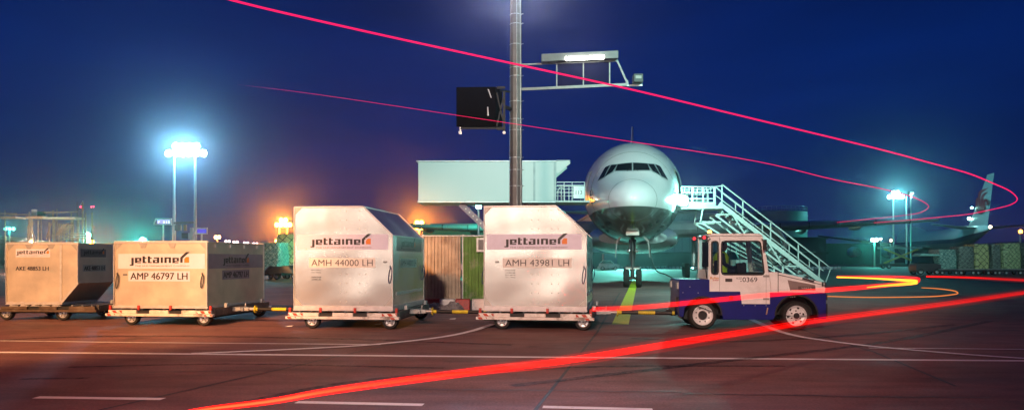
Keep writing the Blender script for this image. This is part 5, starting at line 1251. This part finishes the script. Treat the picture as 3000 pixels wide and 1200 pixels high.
for x0, y0, x1, y1 in ((88, 650, 104, 705), (96, 650, 84, 720), (135, 700, 150, 655), (188, 655, 165, 685), (152, 688, 166, 715), (28, 628, 84, 628), (0, 625, 50, 625), (130, 622, 226, 620), (205, 690, 256, 690), (205, 684, 250, 684), (205, 697, 250, 697), (172, 709, 208, 694), (172, 700, 208, 685)):
    br.tube(px(x0, y0, 90)-Vector((0, 90, 0)), px(x1, y1, 90)-Vector((0, 90, 0)), 0.07, n=6)
br.build('braces', SCM, Q)
for x0, x1, y0, y1, c in ((84, 100, 612, 634, (0.4, 0.4, 0.45)), (101, 126, 618, 634, (0.05, 0.15, 0.15)), (132, 150, 622, 636, (0.15, 0.2, 0.25))):
    a = px(x0, y1, 90); b = px(x1, y0, 90); MB().bx(a.x, b.x, 0.5, 0.6, a.z, b.z).build('side_sheet', mat('sheet_%d' % x0, c, 0.7), Q)
fr = MB(); p0 = px(167, 688, 90); p1 = px(196, 655, 90)
for k in range(7):
    a = p0.lerp(p1, k/7)-Vector((0, 90, 0)); fr.bx(a.x-0.25, a.x+0.25, 0.2, 1.2, a.z, a.z+0.12)
fr.bar(p0-Vector((0, 90, 0)), p1-Vector((0, 90, 0)), 0.12); fr.build('site_stairs', PLK, Q)
KR = thing('crane', 'thin crane mast with paired red warning lights beyond the scaffold', 'crane', (px(226, 600, 200).x, 200, 0))
kp = px(226, 590, 200); MB().tube((0, 0, 0), (0, 0, kp.z), 0.16, 0.1, n=6).build('mast', DARK, KR)
a = px(231, 608, 200); b = px(243, 588, 200); MB().tube((a.x-kp.x, 0, a.z), (b.x-kp.x, 0, b.z), 0.09, n=6).build('jib', GALV, KR)
for x, y in ((236, 606), (241, 604)):
    p = px(x, y, 200); MB().lathe([(0.001, -0.2), (0.16, -0.12), (0.2, 0.02)], (p.x-kp.x, 0, p.z), 'Y', 10).build('warning_light', emit('red_warning', (1, 0.03, 0.08), 12), KR)
    MB().tube((p.x-kp.x, 0.1, p.z-0.25), (0, 0.1, p.z-0.9), 0.05, n=5).build('light_arm', DARK, KR)
K2 = thing('warning_light_mast', 'slender dark mast with two red warning lights right of the crane', 'mast', (px(270, 600, 200).x, 200, 0))
kp = px(270, 606, 200); MB().tube((0, 0, 0), (0, 0, kp.z), 0.07, n=6).build('mast', DARK, K2)
for x, y in ((268, 606), (274, 605)):
    p = px(x, y, 200); MB().lathe([(0.001, -0.2), (0.16, -0.12), (0.2, 0.02)], (p.x-kp.x, 0, p.z), 'Y', 10).build('warning_light', emit('red_warning', (1, 0.03, 0.08), 12), K2)
MB().bx(-0.5, 0.5, 0.03, 0.12, kp.z-0.12, kp.z-0.02).build('light_bar', DARK, K2)
# ------------------------------------------------------------------ NETTED CARGO
def netmat(name, c1, c2, net, sc):
    m = bpy.data.materials.new(name); m.use_nodes = True; t = m.node_tree; L = t.links; b = t.nodes['Principled BSDF']
    tc = t.nodes.new('ShaderNodeTexCoord'); s = t.nodes.new('ShaderNodeSeparateXYZ')
    nz = t.nodes.new('ShaderNodeTexNoise'); nz.inputs['Scale'].default_value = 1.5; nz.inputs['Detail'].default_value = 4
    L.new(tc.outputs['Object'], nz.inputs['Vector'])
    ds = t.nodes.new('ShaderNodeMix'); ds.data_type = 'RGBA'; ds.blend_type = 'ADD'; ds.inputs[0].default_value = 0.25
    L.new(tc.outputs['Object'], ds.inputs[6]); L.new(nz.outputs['Color'], ds.inputs[7]); L.new(ds.outputs[2], s.inputs[0])
    def M(op, *a):
        n = t.nodes.new('ShaderNodeMath'); n.operation = op
        for i, v in enumerate(a):
            if isinstance(v, (int, float)): n.inputs[i].default_value = v
            else: L.new(v, n.inputs[i])
        return n.outputs[0]
    h = M('ADD', s.outputs[0], s.outputs[1])
    def line(e): return M('LESS_THAN', M('FRACT', M('MULTIPLY', M('ADD', e, 50), sc)), 0.12)
    k = M('MAXIMUM', line(M('ADD', h, s.outputs[2])), line(M('SUBTRACT', h, s.outputs[2])))
    n2 = t.nodes.new('ShaderNodeTexNoise'); n2.inputs['Scale'].default_value = 6; n2.inputs['Detail'].default_value = 6; n2.inputs['Distortion'].default_value = 1.2
    L.new(tc.outputs['Object'], n2.inputs['Vector'])
    r = t.nodes.new('ShaderNodeMapRange'); r.inputs[1].default_value = 0.38; r.inputs[2].default_value = 0.62; L.new(n2.outputs['Fac'], r.inputs[0])
    x = t.nodes.new('ShaderNodeMix'); x.data_type = 'RGBA'; L.new(r.outputs[0], x.inputs[0]); x.inputs[6].default_value = (*c1, 1); x.inputs[7].default_value = (*c2, 1)
    y = t.nodes.new('ShaderNodeMix'); y.data_type = 'RGBA'; L.new(k, y.inputs[0]); L.new(x.outputs[2], y.inputs[6]); y.inputs[7].default_value = (*net, 1)
    L.new(y.outputs[2], b.inputs['Base Color']); b.inputs['Roughness'].default_value = 0.3
    bp = t.nodes.new('ShaderNodeBump'); bp.inputs['Distance'].default_value = 0.08; L.new(n2.outputs['Fac'], bp.inputs['Height']); L.new(bp.outputs[0], b.inputs['Normal'])
    return m
NETT = netmat('teal_wrapped_cargo', (0.05, 0.22, 0.20), (0.45, 0.62, 0.56), (0.03, 0.12, 0.11), 2.4)
NETY = netmat('yellow_wrapped_cargo', (0.42, 0.44, 0.18), (0.60, 0.60, 0.30), (0.03, 0.04, 0.02), 1.5)
NETD = netmat('dark_netted_cargo', (0.02, 0.03, 0.03), (0.18, 0.22, 0.20), (0.25, 0.3, 0.26), 2.2)
def cargo(label, x, Y, w_, d, h, m, seed, z0=0.55, group='netted cargo pallets on low trailers'):
    rg = random.Random(seed); t = thing('cargo_pallet', label, 'cargo pallet', (x, Y, 0), rg.uniform(-.08, .08), group)
    mb = MB(); nx, nz_ = 10, 8; rings = []
    for k in range(nz_+1):
        f = k/nz_; z = z0+0.08+h*f; ring = []; sh = 1-0.10*max(0, f-0.6)**1.2*2.5
        N_ = 40
        for i in range(N_):
            a = 2*math.pi*i/N_; c, s_ = math.cos(a), math.sin(a); e = 0.32
            ring.append((w_/2*sh*math.copysign(abs(c)**e, c)+rg.uniform(-.05, .05), d/2+d/2*sh*math.copysign(abs(s_)**e, s_)+rg.uniform(-.05, .05), z+(rg.uniform(-.06, .06) if 0 < k else 0)))
        rings.append(ring)
    mb.loft(rings).build('wrapped_load', m, t)
    b_ = MB(); b_.bx(-w_/2-0.1, w_/2+0.1, -0.1, d+0.1, z0-0.02, z0+0.05); b_.build('pallet_sheet', GALV, t)
    u = thing('cargo_dolly', label.replace('cargo', 'cargo trailer', 1) if False else 'low dark trailer carrying the '+label, 'dolly', (x, Y, 0), t.rotation_euler.z, 'low trailers under the netted cargo')
    c_ = MB(); c_.bx(-w_/2-0.2, w_/2+0.2, -0.2, d+0.2, 0.34, z0-0.03); c_.build('chassis', DARK, u, bevel=0.02)
    for dx in (-w_/2+0.25, w_/2-0.25):
        for dy in (0.0, d): add_wheel(u, (dx, dy, 0.22), 0.22, 0.12, 0.14, holes=False)
    return t
cargo('ragged teal wrapped cargo pallet', px(786, 758, 60).x, 60, 1.9, 2.4, 2.35, NETT, 1)
cargo('square yellow cargo pallet under a dark net', px(838, 758, 62).x, 62, 1.75, 2.4, 2.45, NETY, 2, z0=1.15)
DN = MB(); rg = random.Random(5)
rings = []
for k in range(5):
    f = k/4; rings.append([(1.5*(1-0.35*f*f)*math.copysign(abs(math.cos(a))**0.5, math.cos(a))+rg.uniform(-.05, .05), 0.8*math.sin(a), 0.56+0.55*f+rg.uniform(-.04, .04)) for a in [2*math.pi*i/24 for i in range(24)]])
o = DN.loft(rings).build('folded_net', mat('folded_black_net', (0.02, 0.025, 0.025), 0.35, 0, 0.4, 5), None, (px(830, 758, 57.5).x, 57.5, 0))
tag(o, 'heap of folded black cargo nets in front of the yellow wrapped pallet', 'cargo net')
CY_ = 78
cs_ = [('pale teal cargo pallet heading the row at right', 2780, 2.0, 2.0, NETT), ('dark netted pallet second in the row', 2833, 1.7, 2.3, NETD), ('yellow netted pallet third in the row', 2880, 1.6, 2.55, NETY),
       ('narrow black netted pallet fourth in the row', 2921, 0.95, 2.5, NETD), ('wide yellow green pallet near the right edge', 2968, 2.0, 2.65, netmat('green_yellow_cargo', (0.2, 0.32, 0.16), (0.55, 0.6, 0.34), (0.02, 0.03, 0.02), 2.2)), ('dark green pallet cut by the right edge', 3030, 1.9, 2.7, NETD)]
for i, (lab, x, w_, h, m) in enumerate(cs_): cargo(lab, px(x, 758, CY_).x, CY_, w_, 2.2, h, m, 20+i)
# cargo tug at the head of that row
t = thing('cargo_tractor', 'dark tractor with a pale teal roof leading the row of cargo pallets', 'tractor', (px(2722, 758, CY_).x, CY_, 0))
MB().prism([(-1.3, 0.35), (1.3, 0.35), (1.3, 1.1), (0.5, 1.2), (-1.2, 1.2), (-1.35, 0.8)], 0, 1.6).build('body', mat('dark_plum', (0.05, 0.03, 0.04), 0.4), t, bevel=0.05)
MB().prism([(-1.15, 1.203), (0.6, 1.203), (0.45, 1.95), (-0.85, 1.95)], 0.1, 1.5).build('cab', DGLASS, t, bevel=0.04)
MB().prism([(-1.0, 1.96), (1.2, 1.96), (1.1, 2.12), (-0.7, 2.25)], 0.0, 1.6).build('roof', mat('teal_roof', (0.3, 0.6, 0.55), 0.4), t, bevel=0.05)
for x in (-0.85, 0.85):
    for y in (0.1, 1.5): add_wheel(t, (x, y, 0.35), 0.35, 0.2, 0.2, holes=False)
# high loader with crossed yellow arms
t = thing('cargo_loader', 'cargo loader with crossed yellow scissor arms under the jumbo jet', 'loader', (px(2640, 758, 130).x, 130, 0))
lm = MB()
for a, b in (((-3, 0.9), (3, 3.4)), ((-3, 3.4), (3, 0.9))): lm.bar((a[0], 0, a[1]), (b[0], 0, b[1]), 0.2, 0.3)
lm.build('scissor_arm', mat('dull_yellow', (0.5, 0.36, 0.03), 0.5), t)
MB().bx(-3.4, 3.4, -0.6, 1.6, 3.42, 3.75).build('platform', GALV, t, bevel=0.03); MB().bx(-3.4, 3.4, -0.6, 1.6, 0.4, 0.85).build('chassis', DARK, t, bevel=0.03)
for x in (-2.4, 2.4):
    for y in (-0.5, 1.5): add_wheel(t, (x, y, 0.4), 0.4, 0.22, 0.25, holes=False)
# ------------------------------------------------------------------ DISTANT JUMBO JET
J_ = thing('jumbo_jet', 'distant four engined jumbo jet with a red bird emblem on its white tail fin', 'airliner', (100, 157, 0), R(-12.5))
JT = hermite([0, 6, 14, 24, 44, 50, 56, 60, 63, 64.5], [8.7, 9.0, 8.95, 8.9, 8.9, 10.4, 10.7, 10.0, 8.2, 6.2]); JB = hermite([0, 6, 14, 24, 34, 58, 62, 64.5], [7.9, 6.4, 4.6, 3.0, 2.4, 2.4, 3.4, 5.6]); JW = hermite([0, 6, 14, 24, 34, 56, 61, 64.5], [.4, 1.5, 2.5, 3.1, 3.25, 3.2, 2.2, .3])
fu = MB(); rings = []
for s in (0, 1, 3, 6, 10, 14, 19, 24, 30, 36, 44, 48, 51, 54, 57, 60, 62.5, 64.0, 64.5):
    t_, b_, w_ = JT(s), JB(s), JW(s); rings.append([(w_*math.sin(2*math.pi*k/48), s, (t_+b_)/2+(t_-b_)/2*math.cos(2*math.pi*k/48)) for k in range(48)])
fu.loft(rings)
for i, f in enumerate(fu.f):
    zz = sum(fu.v[j][2] for j in f)/len(f); yy = sum(fu.v[j][1] for j in f)/len(f)
    lo = 5.3+max(0, 14-yy)*0.11; fu.m[i] = 0 if zz > lo+1.0 else (1 if zz > lo else 2)
fu.m = [0]*len(fu.m)
mat('jet_white', (0.62, 0.66, 0.70), 0.3, coat=0.4)
fu.build('fuselage', zbands('jumbo_livery', [(0.16, 0.16, 0.18), (0.01, 0.02, 0.10), (0.62, 0.66, 0.70)], [5.3, 6.2], 0.3, 0.4, 0.11, 14.0), J_, angle=60)
fm = MB(); rings = []
for z, s0, s1, th_ in ((8.7, 1.5, 12.5, 0.5), (9.8, 1.1, 11.0, 0.42), (19.4, -2.0, 1.6, 0.12)):
    rings.append([(v*th_, s1-u*(s1-s0), z) for u, v in [(0, 0), (.08, .8), (.3, 1), (.7, .6), (1, 0), (.7, -.6), (.3, -1), (.08, -.8)]])
fno = fm.loft(rings).build('tail_fin', mat('fin_grey_white', (0.34, 0.35, 0.38), 0.4), J_, angle=50)
def finpt(zx, zy, lift=-0.62):
    X_, Y_ = 2500+zx*0.33, 480+zy*0.33
    k = (X_-1500)/2200; c, s_ = math.cos(R(-12.5)), math.sin(R(-12.5))
    # point on the fin side at local (lift, s): world = (100 + c*lift - s_*s, 157 + s_*lift + c*s)
    s = (100+c*lift-k*(157+s_*lift))/(k*c+s_)
    Yw = 157+s_*lift+c*s
    return (lift, s, EYE+(HY-Y_)/2200*Yw)
em_ = MB()
def ribbon(pts):
    P = smoothpts([(p[0], p[1], 0) for p in pts], 5); n = len(P); k = len(pts)-1; vs = []
    for i, p in enumerate(P):
        d = (P[min(i+1, n-1)]-P[max(i-1, 0)]).normalized(); q = Vector((-d.y, d.x, 0)); u = i/(n-1)*k; j = min(int(u), k-1); w_ = pts[j][2]*(1-(u-j))+pts[j+1][2]*(u-j)
        zf_ = lambda zy: -0.10-0.42*max(0.0, min(1.0, (zy-90)/410.0))
        for sgn in (1, -1):
            a = p+q*w_/2*sgn; vs.append(finpt(a.x, a.y, zf_(a.y)))
    em_.add(vs, [(2*i, 2*i+1, 2*i+3, 2*i+2) for i in range(n-1)])
ribbon([(1197, 213, 3), (1158, 232, 20), (1128, 252, 26), (1118, 290, 24), (1120, 350, 22), (1126, 395, 20), (1122, 425, 10)])
ribbon([(1195, 250, 3), (1165, 266, 18), (1146, 296, 22), (1143, 350, 22), (1140, 400, 20), (1128, 432, 12)])
ribbon([(1126, 440, 12), (1106, 420, 20), (1096, 380, 22), (1096, 330, 22), (1104, 300, 14)])
ribbon([(1186, 372, 8), (1190, 345, 18), (1176, 318, 18), (1160, 338, 16), (1158, 385, 16), (1150, 425, 14), (1130, 446, 10)])
em_.build('bird_emblem', mat('dark_red_emblem', (0.22, 0.02, 0.03), 0.4), fno, smooth=False)
for sg in (1, -1):
    MB().loft([[(sg*x, s+u*c, z+v*th_) for u, v in [(0, 0), (.3, .5), (.9, .4), (1, 0), (.9, -.4), (.3, -.5)]] for x, s, c, z, th_ in ((1.0, 4.0, 7.5, 8.3, 0.6), (11.0, -1.2, 2.6, 9.0, 0.25))]).build('tailplane', mat('jet_dark_wing', (0.10, 0.11, 0.13), 0.4), J_, angle=50)
    wo = MB().loft([[(sg*x, s+u*c, z+v*th_) for u, v in [(0, 0), (.3, .5), (.9, .4), (1, 0), (.9, -.4), (.3, -.5)]] for x, s, c, z, th_ in ((2.8, 28, 15, 4.4, 1.4), (14, 24, 8, 5.4, 0.8), (31, 14.5, 3.5, 7.2, 0.3))]).build('wing', mat('jet_dark_wing', (0.10, 0.11, 0.13), 0.4), J_, angle=50)
    for x, s in ((11.5, 30), (21, 23)):
        MB().lathe([(0.9, 0), (1.2, 1.2), (1.35, 3.5), (1.25, 5.0), (1.05, 4.9), (0.02, 4.6)], (sg*x, s, 3.4), 'Y', 20).build('engine', mat('jet_white', (0.6, 0.6, 0.6)), wo)
    MB().tube((sg*3.5, 33, 3.2), (sg*3.5, 33, 0.6), 0.3).build('main_gear', DARK, J_)
    for dy in (-0.8, 0.8): MB().lathe([(0.001, -0.5), (0.6, -0.45), (0.62, 0.45), (0.001, 0.5)], (sg*3.5, 33+dy, 0.62), 'X', 16).build('wheel', RUBBER, J_)
MB().lathe([(0.001, -0.25), (0.2, -0.15), (0.25, 0.05)], (0, -0.05, 8.35), 'Y', 12).build('tail_light', emit('warm_tail_light', (1.0, 0.7, 0.4), 40), J_)
for i, (s, z, p, rr) in enumerate(((9.9, 10.6, 700, 0.35), (8.3, 12.9, 0, 0.25))):
    MB().lathe([(0.001, -rr), (rr*0.8, -rr*0.7), (rr, 0)], (-0.62, s, z), 'Y', 10).build('logo_light', emit('teal_spot', (0.4, 1.0, 0.85), 30), J_)
lamp('SPOT', 'jet_flood', (80, 150, 14.5), (0.6, 1.0, 0.95), 9000, None, 0.5, (104, 190, 7), 90, 0.6)
FJ = thing('floodlight_mast', 'teal floodlight pole shining on the roof of the distant jumbo jet', 'lamp post', (80, 150.6, 0), 0, 'lamp posts across the airport')
MB().tube((0, 0, 0), (0, 0, 14.6), 0.16, 0.1, n=8).build('pole', GALV, FJ); MB().bx(-0.5, 0.5, -0.2, 0.3, 14.6, 15.2).build('lamp_housing', DARK, FJ)

# ------------------------------------------------------------------ FLOODLIGHT MASTS THAT LIGHT THE LANE (behind the photographer)
def rear_mast(label, x, y, h, col, lens):
    t = thing('floodlight_mast', label, 'mast', (x, y, 0), 0, 'floodlight masts behind the lane')
    MB().tube((0, 0, 0), (0, 0, h), 0.26, 0.14, n=10).build('pole', GALV, t)
    MB().bar((-1.6, 0, h), (1.6, 0, h), 0.16).build('head_bar', GALV, t)
    for dx in (-1.2, 0, 1.2):
        o = MB().bx(dx-0.45, dx+0.45, 0.1, 0.45, h-0.4, h+0.4).build('flood_head', DARK, t, bevel=0.03)
        MB().bx(dx-0.38, dx+0.38, 0.452, 0.47, h-0.33, h+0.33).build('lamp_lens', emit(lens, col, 60), o)
    return t
r1 = rear_mast('warm floodlight mast standing behind the lane at left', -13, -14, 17, (1.0, 0.72, 0.48), 'warm_flood_lens')
lamp('SPOT', 'warm_flood', (-1.2, 0.8, 17), (1.0, 0.46, 0.17), 125000, r1, 0.8, (-12.3, 19.5, 2.6), 30, 0.5)
lamp('SPOT', 'warm_flood', (0, 0.8, 17.5), (1.0, 0.27, 0.09), 21000, r1, 0.8, (-3.0, 9.2, 0), 40, 0.8)  # added head; orange wash stands in for the passing truck's red light
r4 = rear_mast('warm floodlight mast behind the lane, nearer the middle than the leftmost one', -4.6, -19, 15, (1.0, 0.78, 0.58), 'warm_flood_lens')
lamp('SPOT', 'warm_flood', (0, 0.8, 15), (1.0, 0.76, 0.60), 37000, r4, 0.8, (0.6, 17.5, 3.4), 29, 0.45)
for (fx, fy, fh) in ((-84, -132, 13), (-46, -136, 13)):
    r3 = rear_mast('distant floodlight mast far behind the lane', fx, fy, fh, (1.0, 0.85, 0.7), 'far_flood_lens')
    lamp('SPOT', 'far_flood', (0, 1.0, fh), (1.0, 0.86, 0.70), 30000, r3, 1.2, (-3, 17.5, 1.8), 9, 0.5)
r2 = rear_mast('teal floodlight mast standing behind the lane at right', 24, -14, 20, (0.55, 1.0, 0.88), 'teal_flood_lens')
lamp('SPOT', 'teal_flood', (1.2, 0.8, 20), (0.6, 1.0, 0.86), 110000, r2, 0.8, (49, 78, 1.2), 15, 0.6)
lamp('SPOT', 'teal_flood', (0, 0.8, 20), (0.48, 1.0, 0.87), 150000, r2, 0.8, (5.5, 46, 5.5), 32, 0.7)

# ------------------------------------------------------------------ TAIL LIGHT STREAKS ALONG THE PATH OF A TRUCK
def soft_emit(name, col, s, alpha, var=False):
    m = bpy.data.materials.new(name); m.use_nodes = True; t = m.node_tree; t.nodes.clear()
    e = t.nodes.new('ShaderNodeEmission'); e.inputs[0].default_value = (*col, 1); e.inputs[1].default_value = s
    if var:
        a = t.nodes.new('ShaderNodeAttribute'); a.attribute_name = 'brightness'; k = t.nodes.new('ShaderNodeMath'); k.operation = 'MULTIPLY'; k.inputs[1].default_value = s
        t.links.new(a.outputs['Fac'], k.inputs[0]); t.links.new(k.outputs[0], e.inputs[1])
    tr = t.nodes.new('ShaderNodeBsdfTransparent'); x = t.nodes.new('ShaderNodeMixShader'); x.inputs[0].default_value = alpha
    t.links.new(tr.outputs[0], x.inputs[1]); t.links.new(e.outputs[0], x.inputs[2])
    o = t.nodes.new('ShaderNodeOutputMaterial'); t.links.new(x.outputs[0], o.inputs[0]); m.cycles.emission_sampling = 'FRONT_BACK'; return m
PINK = soft_emit('pink_red_streak', (1.0, 0.015, 0.12), 1.3, 0.85)
RED_C = soft_emit('red_streak', (1.0, 0.0022, 0.0006), 70.0, 0.20, True); RED_S = soft_emit('red_streak_edge', (1.0, 0.0012, 0.0003), 16.0, 0.07, True); RED_E = soft_emit('red_streak_fringe', (1.0, 0.001, 0.0003), 7.0, 0.03, True)
RED_B = soft_emit('red_streak_faint', (1.0, 0.006, 0.006), 5.0, 0.19); AMBS = soft_emit('amber_streak', (1.0, 0.30, 0.02), 4.0, 0.9)
def tubes(mb, P, Rr, n=6):
    rings = []
    for i, p in enumerate(P):
        d = (P[min(i+1, len(P)-1)]-P[max(i-1, 0)]).normalized(); u = d.cross(Vector((0, 0, 1))).normalized(); v = u.cross(d)
        rings.append([p+u*math.cos(2*math.pi*k/n)*Rr[i]+v*math.sin(2*math.pi*k/n)*Rr[i] for k in range(n)])
    mb.loft(rings)
def D3(pts): return [(x*1.16460, y*1.16505) for x, y in pts]
HH = 3.2
Aup = D3([(430, -52), (580, 0), (900, 75), (1290, 160), (1600, 228), (1900, 300), (2200, 372), (2350, 412), (2440, 437)])+[(2917, 540), (2953, 556), (2972, 570), (2980, 582), (2974, 592), (2956, 601), (2930, 608), (2884, 618), (2830, 628), (2740, 637), (2640, 646), (2560, 652)]
Bup = D3([(600, 213), (800, 238), (1150, 290), (1480, 340), (1900, 405)])+[(2440, 525), (2580, 552), (2660, 572), (2700, 588), (2718, 600), (2719, 608), (2708, 617), (2680, 626), (2600, 636), (2520, 644), (2452, 651)]
def streak(label, pts, rad, taper=False):
    P = smoothpts([gnd(x, y, HH) for x, y in pts], 6); n = len(P); mb = MB()
    Rr = [(rad*(0.03+0.97*min(1, i/(n*0.45))) if taper else rad)*(0.35+0.65*min(1.0, p.y/14)) for i, p in enumerate(P)]
    tubes(mb, P, Rr); o = mb.build('light_streak', PINK, None); return tag(o, label, 'light streak', 'tail light streaks of a passing truck')
streak('upper pink red light streak arching high over the lane to the right edge', Aup, 0.012)
streak('thinner lower pink light streak looping by the teal floodlight at right', Bup, 0.0095, True)
def band(label, rows, h, mats, n, core, lead=()):
    """rows: (x, y, px height) along a path at height h"""
    P0 = [gnd(x, y, h) for x, y, _ in rows]; T0 = [t*p.y/F for (x, y, t), p in zip(rows, P0)]
    P0 = [Vector((*p, h)) for p in lead]+P0; T0 = [T0[0]]*len(lead)+T0
    P = smoothpts(P0, 6); Tt = [v.x for v in smoothpts([(t, 0, 0) for t in T0], 6)]
    mb = MB()
    for k in range(n):
        f = (k-(n-1)/2)/n
        mb.mi(0 if abs(f) < core*0.62 else (1 if abs(f) < core or len(mats) < 3 else 2))
        tubes(mb, [p+Vector((0, 0, f*t*1.25)) for p, t in zip(P, Tt)], [max(0.004, t/n*0.72) for t in Tt])
    o = mb.build('light_streak', mats, None)
    at_ = o.data.attributes.new('brightness', 'FLOAT', 'POINT'); vals = []
    for k in range(n):
        for t in Tt: vals += [min(3.0, max(0.035, (0.05/max(t, 0.004))**2.5))*(0.3+0.7*((k*7) % 5)/4)]*6
    at_.data.foreach_set('value', vals)
    return tag(o, label, 'light streak', 'tail light streaks of a passing truck')
Alow = [(420, 1238, 9), (582, 1201, 11), (800, 1173, 14), (1000, 1139, 18), (1388, 1087, 24), (1660, 1055, 34), (2000, 1001, 40), (2272, 958, 36), (2427, 934, 34), (2776, 889, 28), (3000, 857, 22), (3120, 842, 18), (3200, 831, 16), (3180, 826, 16), (3000, 820, 15), (2835, 812, 9), (2714, 809, 5)]
band('broad red light band sweeping from lower left across the lane', Alow, 0.8, [RED_C, RED_S, RED_E], 17, 0.36)
Blow = [(1735, 905, 16), (1900, 897, 20), (2133, 874, 22), (2327, 856, 22), (2500, 843, 22), (2600, 834, 18), (2670, 827, 14), (2694, 820, 12), (2680, 813, 9), (2600, 809, 8), (2452, 809, 5)]
band('fainter red light band crossing in front of the tow tractor and looping behind it', Blow, 1.0, [RED_B, RED_S, RED_E], 11, 0.36)
Cl = [(2452, 811, 3), (2544, 814, 3), (2632, 819, 5), (2685, 824, 8), (2660, 830, 7), (2590, 836, 4), (2540, 841, 2)]
band('yellow hot core of the light loop right of the tow tractor', [(x, y, t) for x, y, t in Cl], 0.98, [AMBS, AMBS], 2, 1)
Dl = [(2424, 867, 2), (2550, 870, 2), (2720, 868, 2.2), (2790, 862, 2.2), (2806, 857, 2.2), (2790, 850, 2.2), (2740, 844, 2), (2700, 842, 1.5)]
band('thin orange light curl on the apron right of the tow tractor', Dl, 0.5, [soft_emit('dim_amber_streak', (1.0, 0.25, 0.05), 1.2, 0.6)]*2, 1, 1)

# ------------------------------------------------------------------ HAZE
hz = MB().bx(-260, 260, -40, 340, -1, 34).build('haze', [], None, smooth=False)
hm = bpy.data.materials.new('night_haze'); hm.use_nodes = True; t = hm.node_tree; t.nodes.clear()
pv = t.nodes.new('ShaderNodeVolumePrincipled'); pv.inputs['Color'].default_value = (0.9, 0.93, 1, 1); pv.inputs['Density'].default_value = 0.0006; pv.inputs['Anisotropy'].default_value = 0.95
o_ = t.nodes.new('ShaderNodeOutputMaterial'); t.links.new(pv.outputs[0], o_.inputs['Volume'])
hz.data.materials.append(hm); hz['kind'] = 'stuff'; hz['label'] = 'thin night haze over the whole apron'
